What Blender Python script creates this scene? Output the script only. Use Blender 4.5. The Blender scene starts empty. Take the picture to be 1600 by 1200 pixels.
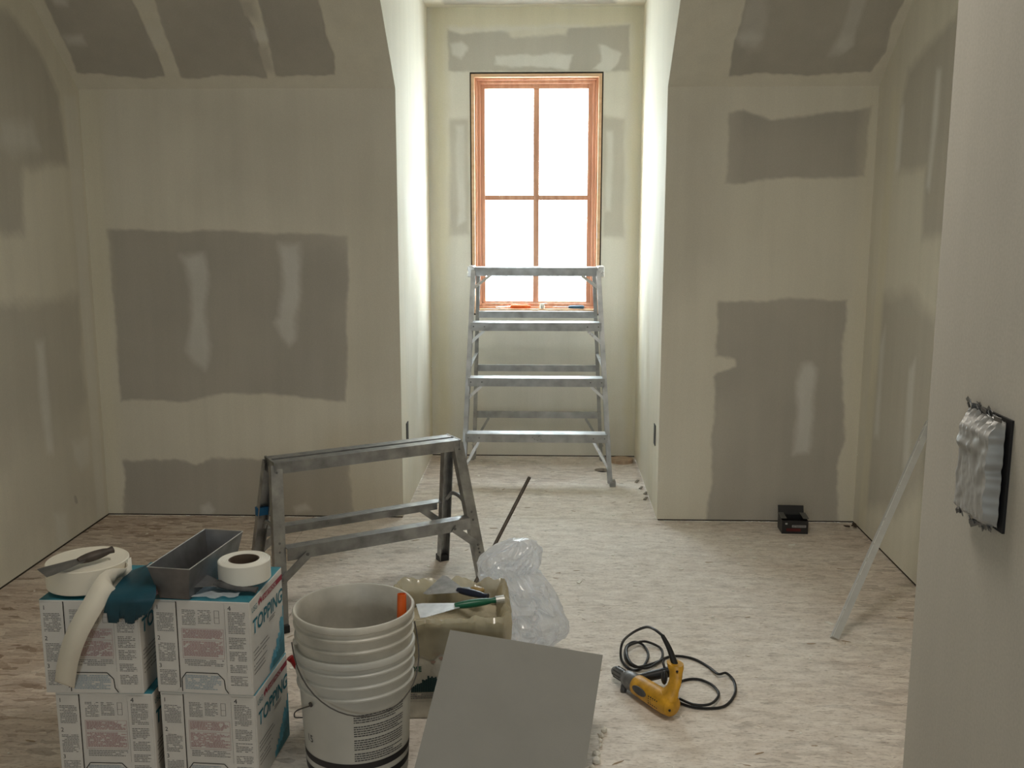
import bpy, bmesh, math, random
import numpy as np
from mathutils import Vector, Matrix, noise
random.seed(7)
PI = math.pi
scene = bpy.context.scene
COL = scene.collection

# ------------------------------------------------------------------ camera, sky, exposure
cd = bpy.data.cameras.new('camera'); cam = bpy.data.objects.new('camera', cd); COL.objects.link(cam)
cam.location = (0, 0, 1.45)
cam.rotation_euler = (math.radians(90-9.8), 0, math.radians(2.0))
cd.sensor_width = 36; cd.lens = 1550/1600*36; cd.clip_start = .05
scene.camera = cam
SKY = 19.5
w = bpy.data.worlds.new('sky'); scene.world = w; w.use_nodes = True
bg = w.node_tree.nodes['Background']; bg.inputs[0].default_value = (.85, .955, 1.0, 1); bg.inputs[1].default_value = SKY
scene.view_settings.view_transform = 'Standard'; scene.view_settings.look = 'None'
scene.view_settings.gamma = 1; scene.view_settings.use_curve_mapping = False
scene.view_settings.exposure = 0.0
scene.cycles.max_bounces = 12; scene.cycles.diffuse_bounces = 8; scene.cycles.transparent_max_bounces = 16
def portal(loc, rot, sx, sy):
    l = bpy.data.lights.new('sky_portal', 'AREA'); l.shape = 'RECTANGLE'; l.size = sx; l.size_y = sy
    l.cycles.is_portal = True
    o = bpy.data.objects.new('sky_portal', l); o.location = loc; o.rotation_euler = rot; COL.objects.link(o)

fill = bpy.data.lights.new('fill_light', 'AREA'); fill.shape = 'DISK'; fill.size = .6; fill.energy = 18.5; fill.color = (1, .93, .83)  # soft overhead fill added to lift the room, no real fitting
lo = bpy.data.objects.new('fill_light', fill); lo.location = (.05, 1.9, 2.54); COL.objects.link(lo)

# ------------------------------------------------------------------ materials
def lin(c): return tuple((v/12.92 if v <= .04045 else ((v+.055)/1.055)**2.4) for v in c)
MATS = {}
def mat(name, col, rough=.6, metal=0, noise_amt=.12, nscale=20, bump=0, bscale=60, spec=.4, coat=0):
    if name in MATS: return MATS[name]
    m = bpy.data.materials.new(name); m.use_nodes = True; nt = m.node_tree; N = nt.nodes; L = nt.links
    b = N['Principled BSDF']; b.inputs['Roughness'].default_value = rough; b.inputs['Metallic'].default_value = metal
    b.inputs['Specular IOR Level'].default_value = spec; b.inputs['Coat Weight'].default_value = coat
    tc = N.new('ShaderNodeTexCoord'); n = N.new('ShaderNodeTexNoise'); n.inputs['Scale'].default_value = nscale; n.inputs['Detail'].default_value = 5
    L.new(tc.outputs['Object'], n.inputs['Vector'])
    mr = N.new('ShaderNodeMapRange'); mr.inputs['From Min'].default_value = .3; mr.inputs['From Max'].default_value = .7
    mr.inputs['To Min'].default_value = 1-noise_amt; mr.inputs['To Max'].default_value = 1+noise_amt*.6
    L.new(n.outputs['Fac'], mr.inputs['Value'])
    mx = N.new('ShaderNodeMix'); mx.data_type = 'RGBA'; mx.blend_type = 'MULTIPLY'; mx.inputs[0].default_value = 1
    mx.inputs[6].default_value = (*col, 1); L.new(mr.outputs[0], mx.inputs[7]); L.new(mx.outputs[2], b.inputs['Base Color'])
    if metal > .3:
        m2 = N.new('ShaderNodeMapRange'); m2.inputs['From Min'].default_value = .3; m2.inputs['From Max'].default_value = .7
        m2.inputs['To Min'].default_value = rough+.12; m2.inputs['To Max'].default_value = rough-.08
        L.new(n.outputs['Fac'], m2.inputs['Value']); L.new(m2.outputs[0], b.inputs['Roughness'])
    if bump:
        n2 = N.new('ShaderNodeTexNoise'); n2.inputs['Scale'].default_value = bscale; L.new(tc.outputs['Object'], n2.inputs['Vector'])
        bp = N.new('ShaderNodeBump'); bp.inputs['Strength'].default_value = bump; bp.inputs['Distance'].default_value = .01
        L.new(n2.outputs['Fac'], bp.inputs['Height']); L.new(bp.outputs[0], b.inputs['Normal'])
    MATS[name] = m; return m

def wall_material():
    m = bpy.data.materials.new('taped_drywall'); m.use_nodes = True; nt = m.node_tree; N = nt.nodes; L = nt.links
    b = N['Principled BSDF']; b.inputs['Roughness'].default_value = .9; b.inputs['Specular IOR Level'].default_value = .15
    at = N.new('ShaderNodeAttribute'); at.attribute_name = 'mud'
    sp = N.new('ShaderNodeSeparateColor'); L.new(at.outputs['Color'], sp.inputs[0])
    geo = N.new('ShaderNodeNewGeometry')
    def nz(scale, detail=4, stretch=None):
        n = N.new('ShaderNodeTexNoise'); n.inputs['Scale'].default_value = scale; n.inputs['Detail'].default_value = detail
        if stretch:
            mp = N.new('ShaderNodeMapping'); mp.inputs['Scale'].default_value = stretch
            L.new(geo.outputs['Position'], mp.inputs['Vector']); L.new(mp.outputs[0], n.inputs['Vector'])
        else: L.new(geo.outputs['Position'], n.inputs['Vector'])
        return n
    def ramp(sock, c0, c1, a=.35, z=.65):
        r = N.new('ShaderNodeValToRGB'); r.color_ramp.elements[0].position = a; r.color_ramp.elements[1].position = z
        r.color_ramp.elements[0].color = (*c0, 1); r.color_ramp.elements[1].color = (*c1, 1); L.new(sock, r.inputs[0]); return r.outputs[0]
    def mix(f, a, c, mode='MIX'):
        x = N.new('ShaderNodeMix'); x.data_type = 'RGBA'; x.blend_type = mode
        if isinstance(f, float): x.inputs[0].default_value = f
        else: L.new(f, x.inputs[0])
        L.new(a, x.inputs[6]); L.new(c, x.inputs[7]); return x.outputs[2]
    paper = ramp(nz(2.2).outputs['Fac'], PAPER0, PAPER1)
    mud = ramp(nz(1.6, 6).outputs['Fac'], MUD0, MUD1)
    white = ramp(nz(7).outputs['Fac'], WH0, WH1)
    streak = nz(3, 5, (5, 5, .35))
    c = mix(sp.outputs[0], paper, mud)
    c = mix(sp.outputs[1], c, white)
    yel = ramp(nz(3).outputs['Fac'], YE0, YE1)
    c = mix(sp.outputs[2], c, yel)
    st = ramp(streak.outputs['Fac'], (.965, .965, .965), (1.03, 1.03, 1.03), .3, .7)
    c = mix(1.0, c, st, 'MULTIPLY')
    fine = ramp(nz(260, 2).outputs['Fac'], (.95, .95, .95), (1.04, 1.04, 1.04), .3, .7)
    c = mix(1.0, c, fine, 'MULTIPLY')
    L.new(c, b.inputs['Base Color'])
    bp = N.new('ShaderNodeBump'); bp.inputs['Strength'].default_value = .25; bp.inputs['Distance'].default_value = .004
    ad = N.new('ShaderNodeMath'); ad.operation = 'ADD'; L.new(sp.outputs[0], ad.inputs[0]); L.new(streak.outputs['Fac'], ad.inputs[1])
    L.new(ad.outputs[0], bp.inputs['Height']); L.new(bp.outputs[0], b.inputs['Normal'])
    return m
PAPER0 = (.435, .412, .365); PAPER1 = (.480, .455, .400)
MUD0 = (.670, .640, .545); MUD1 = (.710, .680, .590)
WH0 = (.74, .735, .69); WH1 = (.80, .795, .76)
YE0 = (.70, .66, .51); YE1 = (.74, .70, .56)
WALL = wall_material()

def osb_material():
    m = bpy.data.materials.new('dusty_osb'); m.use_nodes = True; nt = m.node_tree; N = nt.nodes; L = nt.links
    b = N['Principled BSDF']; b.inputs['Roughness'].default_value = .75; b.inputs['Specular IOR Level'].default_value = .3
    geo = N.new('ShaderNodeNewGeometry')
    def mapping(rot, sc):
        mp = N.new('ShaderNodeMapping'); mp.inputs['Rotation'].default_value = (0, 0, rot); mp.inputs['Scale'].default_value = sc
        L.new(geo.outputs['Position'], mp.inputs['Vector']); return mp.outputs[0]
    wn = N.new('ShaderNodeTexNoise'); wn.inputs['Scale'].default_value = 9; L.new(geo.outputs['Position'], wn.inputs['Vector'])
    def flakes(rot, sc):
        v = N.new('ShaderNodeTexVoronoi'); v.inputs['Scale'].default_value = 1; v.inputs['Randomness'].default_value = 1
        mp = mapping(rot, sc)
        ad = N.new('ShaderNodeVectorMath'); ad.operation = 'MULTIPLY_ADD'; L.new(wn.outputs['Color'], ad.inputs[0]); ad.inputs[1].default_value = (1.3, 1.3, 0); L.new(mp, ad.inputs[2])
        L.new(ad.outputs[0], v.inputs['Vector'])
        s = N.new('ShaderNodeSeparateColor'); L.new(v.outputs['Color'], s.inputs[0]); return s.outputs[0], s.outputs[1]
    def ramp(sock, stops):
        r = N.new('ShaderNodeValToRGB'); e = r.color_ramp.elements
        e[0].position, e[0].color = stops[0][0], (*stops[0][1], 1); e[1].position, e[1].color = stops[-1][0], (*stops[-1][1], 1)
        for p, c in stops[1:-1]:
            q = e.new(p); q.color = (*c, 1)
        L.new(sock, r.inputs[0]); return r.outputs[0]
    def mix(f, a, c, mode='MIX'):
        x = N.new('ShaderNodeMix'); x.data_type = 'RGBA'; x.blend_type = mode
        if isinstance(f, float): x.inputs[0].default_value = f
        else: L.new(f, x.inputs[0])
        L.new(a, x.inputs[6]); L.new(c, x.inputs[7]); return x.outputs[2]
    st = [(0, (.24, .165, .115)), (.15, (.40, .30, .23)), (.4, (.50, .40, .33)), (.7, (.55, .45, .37)), (1, (.66, .57, .48))]
    a0, a1 = flakes(.25, (12, 42, 1)); b0, b1 = flakes(-.6, (11, 38, 1)); c0, c1 = flakes(1.1, (16, 50, 1))
    ca = ramp(a0, st); cb = ramp(b0, st); cc = ramp(c0, st)
    gt = N.new('ShaderNodeMath'); gt.operation = 'GREATER_THAN'; gt.inputs[1].default_value = .52; L.new(a1, gt.inputs[0])
    g2 = N.new('ShaderNodeMath'); g2.operation = 'GREATER_THAN'; g2.inputs[1].default_value = .66; L.new(c1, g2.inputs[0])
    c = mix(gt.outputs[0], ca, cb); c = mix(g2.outputs[0], c, cc)
    # joint-compound dust trodden into the boards, thickest where people worked
    n = N.new('ShaderNodeTexNoise'); n.inputs['Scale'].default_value = 1.7; n.inputs['Detail'].default_value = 8; n.inputs['Roughness'].default_value = .7
    L.new(mapping(0, (.8, 1.6, 1)), n.inputs['Vector'])
    d = N.new('ShaderNodeVectorMath'); d.operation = 'DISTANCE'; L.new(mapping(0, (.62, .36, 1)), d.inputs[0]); d.inputs[1].default_value = (.12, 1.32, 0)
    mr = N.new('ShaderNodeMapRange'); mr.inputs['From Min'].default_value = .15; mr.inputs['From Max'].default_value = 1.15
    mr.inputs['To Min'].default_value = .42; mr.inputs['To Max'].default_value = -.16; L.new(d.outputs['Value'], mr.inputs['Value'])
    ad = N.new('ShaderNodeMath'); ad.operation = 'ADD'; L.new(n.outputs['Fac'], ad.inputs[0]); L.new(mr.outputs[0], ad.inputs[1])
    f = N.new('ShaderNodeMapRange'); f.inputs['From Min'].default_value = .30; f.inputs['From Max'].default_value = .85
    f.inputs['To Min'].default_value = .08; f.inputs['To Max'].default_value = .84; L.new(ad.outputs[0], f.inputs['Value'])
    n3 = N.new('ShaderNodeTexNoise'); n3.inputs['Scale'].default_value = 16; n3.inputs['Detail'].default_value = 7; n3.inputs['Roughness'].default_value = .7; L.new(mapping(.1, (.7, 1.6, 1)), n3.inputs['Vector'])
    dust = ramp(n3.outputs['Fac'], [(.32, (.58, .54, .49)), (.5, (.76, .72, .665)), (.68, (.88, .85, .80))])
    c = mix(f.outputs[0], c, dust)
    # short dark fibres and pores still showing through
    for rot, sc, lo_, hi_, dk in ((.12, (26, 120, 1), .30, .40, .62), (-.35, (34, 110, 1), .28, .37, .66), (.0, (90, 150, 1), .30, .44, .80)):
        n4 = N.new('ShaderNodeTexNoise'); n4.inputs['Scale'].default_value = 1; n4.inputs['Detail'].default_value = 3; L.new(mapping(rot, sc), n4.inputs['Vector'])
        c = mix(1.0, c, ramp(n4.outputs['Fac'], [(lo_, (dk, dk*.97, dk*.94)), (hi_, (1, 1, 1)), (.75, (1.04, 1.04, 1.04))]), 'MULTIPLY')
    L.new(c, b.inputs['Base Color'])
    bp = N.new('ShaderNodeBump'); bp.inputs['Strength'].default_value = .45; bp.inputs['Distance'].default_value = .004
    L.new(n3.outputs['Fac'], bp.inputs['Height']); L.new(bp.outputs[0], b.inputs['Normal'])
    return m
OSB = osb_material()

def wood_material(name, c0, c1, sc=(40, 40, 2.5)):
    m = bpy.data.materials.new(name); m.use_nodes = True; nt = m.node_tree; N = nt.nodes; L = nt.links
    b = N['Principled BSDF']; b.inputs['Roughness'].default_value = .55
    tc = N.new('ShaderNodeTexCoord'); mp = N.new('ShaderNodeMapping'); mp.inputs['Scale'].default_value = sc; L.new(tc.outputs['Object'], mp.inputs[0])
    n = N.new('ShaderNodeTexNoise'); n.inputs['Scale'].default_value = 1; n.inputs['Detail'].default_value = 4; L.new(mp.outputs[0], n.inputs['Vector'])
    r = N.new('ShaderNodeValToRGB'); r.color_ramp.elements[0].position = .3; r.color_ramp.elements[1].position = .7
    r.color_ramp.elements[0].color = (*c0, 1); r.color_ramp.elements[1].color = (*c1, 1)
    L.new(n.outputs['Fac'], r.inputs[0]); L.new(r.outputs[0], b.inputs['Base Color']); return m
FIR = wood_material('fir_wood', (.50, .25, .16), (.66, .39, .27))
FIRL = wood_material('pale_fir_wood', (.62, .38, .22), (.74, .50, .32), (2.5, 40, 40))
PLY = wood_material('osb_offcut_wood', (.40, .28, .19), (.58, .44, .32), (30, 30, 4))

ALU = mat('brushed_aluminium', (.42, .425, .425), .38, .8, .25, 16)
ALUB = mat('bright_aluminium', (.80, .81, .82), .30, .8, .10, 20)
ALUD = mat('worn_grey_aluminium', (.33, .33, .325), .36, .75, .35, 18)
STEEL = mat('dull_sheet_steel', (.20, .20, .205), .45, .75, .35, 12)
STEELL = mat('knife_steel', (.50, .51, .54), .33, .8, .35, 30)
GALV = mat('galvanised_steel', (.62, .63, .62), .36, .75, .2, 20)
BLACK = mat('black_rubber', (.012, .012, .013), .45)
BLACKP = mat('black_plastic', (.02, .02, .022), .4)
DARKG = mat('dark_grey_plastic', (.07, .07, .07), .6, 0, .4, 40)
WCARD = mat('white_printed_cardboard', (.60, .585, .555), .7, 0, .06, 9)
TEAL = mat('teal_printed_cardboard', (.035, .20, .26), .45, 0, .25, 12)
TEALD = mat('dark_teal_cardboard', (.006, .060, .090), .5, 0, .45, 14)
INKG = mat('grey_print', (.19, .185, .18), .8)
INKK = mat('black_print', (.03, .03, .035), .7)
INKP = mat('pink_print', (.42, .27, .27), .8)
INKR = mat('dark_red_print', (.28, .02, .045), .6)
INKB = mat('pale_blue_print', (.30, .37, .42), .8)
INKT = mat('teal_print', (.01, .14, .19), .6)
INKS = mat('sky_blue_print', (.10, .36, .50), .6, 0, .4, 25)
SEAM = mat('dark_seam', (.03, .028, .025), .9)
TAPE = mat('joint_tape_paper', (.70, .66, .56), .8, 0, .04, 8)
TAPEW = mat('white_tape_paper', (.68, .67, .61), .75, 0, .04, 8)
KRAFT = mat('brown_core_board', (.10, .07, .05), .9)
PAIL = mat('mud_smeared_white_plastic', (.47, .455, .405), .42, 0, .28, 9, .15, 30)
PAIL2 = mat('clean_white_plastic', (.45, .45, .42), .42, 0, .10, 7)
BAND = mat('worn_black_print', (.015, .015, .018), .5, 0, .3, 30)
WIRE = mat('dark_bail_wire', (.10, .095, .09), .45, .6)
ORANGE = mat('orange_plastic', (.75, .13, .02), .45, 0, .15, 20)
RED = mat('red_plastic', (.30, .012, .015), .35)
GREEN = mat('green_plastic', (.005, .10, .05), .35)
NAVY = mat('navy_plastic', (.01, .015, .035), .4)
BLUEH = mat('slate_blue_plastic', (.06, .13, .20), .45)
TAN = mat('brass_coloured_wood', (.32, .22, .08), .4)
YELLOW = mat('yellow_tool_plastic', (.58, .30, .02), .45, 0, .35, 30)
TOOLG = mat('cast_tool_metal', (.20, .20, .20), .45, .6, .3, 40)
BOARD = mat('grey_wallboard_paper', (.262, .258, .240), .9, 0, .05, 6, .05, 300)
BOARDE = mat('wallboard_edge_gypsum', (.72, .70, .66), .9)
COMPOUND = mat('drying_joint_compound', (.50, .45, .33), .7, 0, .25, 20, .5, 40)
CREAMB = mat('mud_stained_box', (.53, .50, .42), .7, 0, .35, 14, .3, 25)
BTAPE = mat('blue_tape', (.01, .12, .28), .6)
CHIP = mat('gypsum_chips', (.80, .78, .72), .9)
SLIVER = mat('wood_slivers', (.36, .27, .18), .9)
DUSTP = mat('stud_backing', (.05, .04, .03), .95)
FOILM = mat('crumpled_silver_film', (.36, .355, .34), .5, .25, .15, 30)
FOILD = mat('shaded_grey_film', (.20, .195, .185), .4, .3, .4, 40)

def clear_plastic(name, tint, alpha, rough=.25):
    m = bpy.data.materials.new(name); m.use_nodes = True; nt = m.node_tree; N = nt.nodes; L = nt.links
    out = N['Material Output']; N.remove(N['Principled BSDF'])
    tr = N.new('ShaderNodeBsdfTransparent'); tr.inputs[0].default_value = (.95, .96, .97, 1)
    df = N.new('ShaderNodeBsdfDiffuse'); df.inputs[0].default_value = (*tint, 1)
    tl = N.new('ShaderNodeBsdfTranslucent'); tl.inputs[0].default_value = (*tint, 1)
    gl = N.new('ShaderNodeBsdfGlossy'); gl.inputs['Roughness'].default_value = rough
    m1 = N.new('ShaderNodeMixShader'); m1.inputs[0].default_value = .55; L.new(df.outputs[0], m1.inputs[1]); L.new(tl.outputs[0], m1.inputs[2])
    lw = N.new('ShaderNodeLayerWeight'); lw.inputs[0].default_value = .35
    m2 = N.new('ShaderNodeMixShader'); m2.inputs[0].default_value = .15; L.new(m1.outputs[0], m2.inputs[1]); L.new(gl.outputs[0], m2.inputs[2])
    mr = N.new('ShaderNodeMapRange'); mr.inputs['To Min'].default_value = alpha; mr.inputs['To Max'].default_value = min(1, alpha+.45); L.new(lw.outputs['Facing'], mr.inputs['Value'])
    m3 = N.new('ShaderNodeMixShader'); L.new(mr.outputs[0], m3.inputs[0]); L.new(tr.outputs[0], m3.inputs[1]); L.new(m2.outputs[0], m3.inputs[2])
    L.new(m3.outputs[0], out.inputs[0]); return m
PLASTIC = clear_plastic('milky_clear_plastic', (.93, .945, .98), .62)
LINER = clear_plastic('cream_clear_liner', (.72, .66, .50), .62)
def glass_material():
    m = bpy.data.materials.new('window_glass'); m.use_nodes = True; nt = m.node_tree; N = nt.nodes; L = nt.links
    out = N['Material Output']; N.remove(N['Principled BSDF'])
    tr = N.new('ShaderNodeBsdfTransparent'); tr.inputs[0].default_value = (.97, .98, .98, 1); gl = N.new('ShaderNodeBsdfGlossy'); gl.inputs['Roughness'].default_value = .02
    mx = N.new('ShaderNodeMixShader'); mx.inputs[0].default_value = .04; L.new(tr.outputs[0], mx.inputs[1]); L.new(gl.outputs[0], mx.inputs[2]); L.new(mx.outputs[0], out.inputs[0]); return m
GLASS = glass_material()

# ------------------------------------------------------------------ mesh helpers
def finish(name, bm, m, parent=None, smooth=False, loc=None, kind=None, label=None, bevel=0, recalc=True):
    if recalc: bmesh.ops.recalc_face_normals(bm, faces=bm.faces)
    me = bpy.data.meshes.new(name); bm.to_mesh(me); bm.free()
    if m: me.materials.append(m)
    if smooth:
        for p in me.polygons: p.use_smooth = True
        try: me.set_sharp_from_angle(angle=math.radians(40))
        except Exception: pass
    o = bpy.data.objects.new(name, me); COL.objects.link(o)
    if parent: o.parent = parent
    if loc: o.location = loc
    if kind: o['kind'] = kind
    if label: o['label'] = label
    if bevel:
        b = o.modifiers.new('bevel', 'BEVEL'); b.width = bevel; b.segments = 2; b.limit_method = 'ANGLE'
    return o
def thing(name, label, cat, loc=(0, 0, 0), rz=0, group=None):
    o = bpy.data.objects.new(name, None); COL.objects.link(o); o.location = loc; o.rotation_euler = (0, 0, rz)
    o.empty_display_size = .05; o['label'] = label; o['category'] = cat
    if group: o['group'] = group
    return o
def tag(o, label, cat, group=None):
    o['label'] = label; o['category'] = cat
    if group: o['group'] = group
    return o
def NB(): return bmesh.new()
def box(bm, lo, hi, M=None):
    vs = [bm.verts.new((x, y, z)) for x in (lo[0], hi[0]) for y in (lo[1], hi[1]) for z in (lo[2], hi[2])]
    if M: 
        for v in vs: v.co = M @ v.co
    for f in ((0,1,3,2),(4,6,7,5),(0,4,5,1),(2,3,7,6),(0,2,6,4),(1,5,7,3)): bm.faces.new([vs[i] for i in f])
    return vs
def frame_of(p0, p1, up=(0, 0, 1)):
    p0 = Vector(p0); p1 = Vector(p1); d = (p1-p0).normalized(); u = Vector(up)
    s = d.cross(u)
    if s.length < 1e-4: s = d.cross(Vector((0, 1, 0)))
    s.normalize(); u = s.cross(d).normalized(); return p0, p1, d, s, u
def extrude(bm, prof, p0, p1, up=(0, 0, 1), caps=True, closed=True):
    """prof in (side, up)"""
    p0, p1, d, s, u = frame_of(p0, p1, up)
    a = [bm.verts.new(p0+s*x+u*y) for x, y in prof]; b = [bm.verts.new(p1+s*x+u*y) for x, y in prof]
    n = len(prof)
    for i in range(n if closed else n-1): j = (i+1) % n; bm.faces.new((a[i], a[j], b[j], b[i]))
    if caps and closed:
        bm.faces.new(a[::-1]); bm.faces.new(b)
def bar(bm, p0, p1, w, h, up=(0, 0, 1)):
    extrude(bm, [(-w/2, -h/2), (w/2, -h/2), (w/2, h/2), (-w/2, h/2)], p0, p1, up)
def channel(bm, p0, p1, w, d, t=.003, up=(0, 0, 1)):
    """U section, web on +up side, flanges reach down by d"""
    extrude(bm, [(-w/2, 0), (-w/2, -d), (-w/2+t, -d), (-w/2+t, -t), (w/2-t, -t), (w/2-t, -d), (w/2, -d), (w/2, 0)], p0, p1, up)
def tube(bm, pts, r, n=10, closed=False, cap=True):
    pts = [Vector(p) for p in pts]; rs = r if isinstance(r, (list, tuple)) else [r]*len(pts); rings = []; prev = None
    for i, p in enumerate(pts):
        a = pts[(i-1) % len(pts)] if (closed or i > 0) else p; b = pts[(i+1) % len(pts)] if (closed or i < len(pts)-1) else p
        d = (b-a).normalized()
        if prev is None: s = d.cross(Vector((0, 0, 1))); s = s if s.length > .05 else d.cross(Vector((0, 1, 0)))
        else: s = prev-d*prev.dot(d)
        s.normalize(); prev = s; u = s.cross(d)
        rings.append([bm.verts.new(p+(s*math.cos(t)+u*math.sin(t))*rs[i]) for t in [2*PI*k/n for k in range(n)]])
    m = len(rings)
    for i in range(m if closed else m-1):
        A = rings[i]; B = rings[(i+1) % m]
        for k in range(n): bm.faces.new((A[k], A[(k+1) % n], B[(k+1) % n], B[k]))
    if cap and not closed: bm.faces.new(rings[0][::-1]); bm.faces.new(rings[-1])
def smooth_path(pts, k=8):
    pts = [Vector(p) for p in pts]; out = []
    for i in range(len(pts)-1):
        p0 = pts[max(i-1, 0)]; p1 = pts[i]; p2 = pts[i+1]; p3 = pts[min(i+2, len(pts)-1)]
        for j in range(k):
            t = j/k; out.append(.5*((2*p1)+(p2-p0)*t+(2*p0-5*p1+4*p2-p3)*t*t+(3*p1-p0-3*p2+p3)*t**3))
    out.append(pts[-1]); return out
def lathe(bm, prof, n=48, c=(0, 0, 0), closed=False):
    rings = [[bm.verts.new((c[0]+r*math.cos(2*PI*k/n), c[1]+r*math.sin(2*PI*k/n), c[2]+z)) for k in range(n)] if r > 1e-6 else [bm.verts.new((c[0], c[1], c[2]+z))] for r, z in prof]
    m = len(rings)
    for i in range(m if closed else m-1):
        A = rings[i]; B = rings[(i+1) % m]
        for k in range(n):
            j = (k+1) % n
            if len(A) == 1 and len(B) > 1: bm.faces.new((A[0], B[k], B[j]))
            elif len(B) == 1 and len(A) > 1: bm.faces.new((A[k], A[j], B[0]))
            elif len(A) > 1: bm.faces.new((A[k], A[j], B[j], B[k]))
def slab(bm, poly, z0, z1, M=None):
    a = [bm.verts.new((x, y, z0)) for x, y in poly]; b = [bm.verts.new((x, y, z1)) for x, y in poly]
    if M:
        for v in a+b: v.co = M @ v.co
    n = len(poly); bm.faces.new(a[::-1]); bm.faces.new(b)
    for i in range(n): bm.faces.new((a[i], a[(i+1) % n], b[(i+1) % n], b[i]))
def rivets(bm, pts, nrm, r=.004, h=.003):
    nrm = Vector(nrm).normalized()
    for p in pts: tube(bm, [Vector(p), Vector(p)+nrm*h], [r, r*.7], 8)
def text_mesh(txt, size, M, m, parent, name='lettering', shear=0, xs=1, bold=0):
    c = bpy.data.curves.new('t', 'FONT'); c.body = txt; c.size = size; c.shear = shear; c.extrude = 0; c.offset = bold; c.resolution_u = 3
    o = bpy.data.objects.new('t', c); COL.objects.link(o)
    dg = bpy.context.evaluated_depsgraph_get(); me = bpy.data.meshes.new_from_object(o.evaluated_get(dg))
    bpy.data.objects.remove(o)
    for v in me.vertices: v.co = M @ Vector((v.co.x*xs, v.co.y, 0))
    me.materials.clear(); me.materials.append(m); me.name = name
    r = bpy.data.objects.new(name, me); COL.objects.link(r)
    if parent: r.parent = parent
    return r

# ------------------------------------------------------------------ drywall surfaces, compound painted as a vertex mask
def sdf(px, py, poly):
    d = np.full(px.shape, 1e9); inside = np.zeros(px.shape, bool); n = len(poly)
    for i in range(n):
        ax, ay = poly[i]; bx, by = poly[(i+1) % n]; ex, ey = bx-ax, by-ay
        wx_, wy_ = px-ax, py-ay; t = np.clip((wx_*ex+wy_*ey)/(ex*ex+ey*ey+1e-12), 0, 1)
        d = np.minimum(d, np.hypot(wx_-ex*t, wy_-ey*t))
        c = ((ay <= py) & (by > py)) | ((by <= py) & (ay > py))
        with np.errstate(divide='ignore', invalid='ignore'):
            xi = ax+(py-ay)*ex/(ey if abs(ey) > 1e-12 else 1e-12)
        inside ^= c & (px < xi)
    return np.where(inside, -d, d)
def wobble(a, b, s):
    return .5*np.sin(31*a+17*b+s)+.3*np.sin(67*a-43*b+2*s)+.35*np.sin(13*b+23*a*np.cos(s)+s)+.2*np.sin(149*a+131*b+3*s)
def surface(name, fn, nu, nv, ab, layers, base=1.0, yellow=(), label=None, flip=False):
    """fn(s,t)->xyz arrays; ab(x,y,z)->2D paint coords; layers: (poly, channel, value, soft, wob)"""
    s, t = np.meshgrid(np.linspace(0, 1, nu+1), np.linspace(0, 1, nv+1), indexing='ij')
    x, y, z = fn(s, t); co = np.stack([x, y, z], -1).reshape(-1, 3)
    a, b = ab(x, y, z)
    R = np.full(a.shape, base, float); G = np.zeros_like(R); B = np.zeros_like(R)
    for k, (poly, ch, val, soft, wob) in enumerate(layers):
        aa = a+wobble(a, b, k+1.3)*wob; bb = b+wobble(b, a, k*2+.7)*wob
        f = np.clip(.5-sdf(aa, bb, poly)/soft, 0, 1)
        T = (R, G, B)[ch]; T[:] = T*(1-f)+val*f
        if ch == 1: pass
    idx = np.arange((nu+1)*(nv+1)).reshape(nu+1, nv+1)
    q = np.stack([idx[:-1, :-1], idx[1:, :-1], idx[1:, 1:], idx[:-1, 1:]], -1).reshape(-1, 4)
    if flip: q = q[:, ::-1]
    me = bpy.data.meshes.new(name); me.vertices.add(len(co)); me.vertices.foreach_set('co', co.ravel().astype(np.float32))
    me.loops.add(q.size); me.loops.foreach_set('vertex_index', q.ravel().astype(np.int32))
    me.polygons.add(len(q)); me.polygons.foreach_set('loop_start', (np.arange(len(q))*4).astype(np.int32))
    me.update(calc_edges=True); me.validate()
    at = me.color_attributes.new('mud', 'FLOAT_COLOR', 'POINT')
    at.data.foreach_set('color', np.stack([R, G, B, np.ones_like(R)], -1).reshape(-1).astype(np.float32))
    me.materials.append(WALL)
    for p in me.polygons: p.use_smooth = True
    o = bpy.data.objects.new(name, me); COL.objects.link(o); o['kind'] = 'structure'
    return o
XL, XR, YW, YB, ZK, ZC = -2.124, 1.459, 4.58, 5.83, 2.0, 2.585
AL, AR = -.683, .532          # alcove cheeks
XN, YN = .50, 1.29            # foreground wall face and its end
YR = -2.2                     # rear of the room behind the camera
GAP = .008
K = .82                       # roof slope
YC = YW-(ZC-ZK)/K             # where slope meets the flat ceiling
MUDW, WOB = .014, .008

def rect(x0, z0, x1, z1): return [(x0, z0), (x1, z0), (x1, z1), (x0, z1)]
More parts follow.
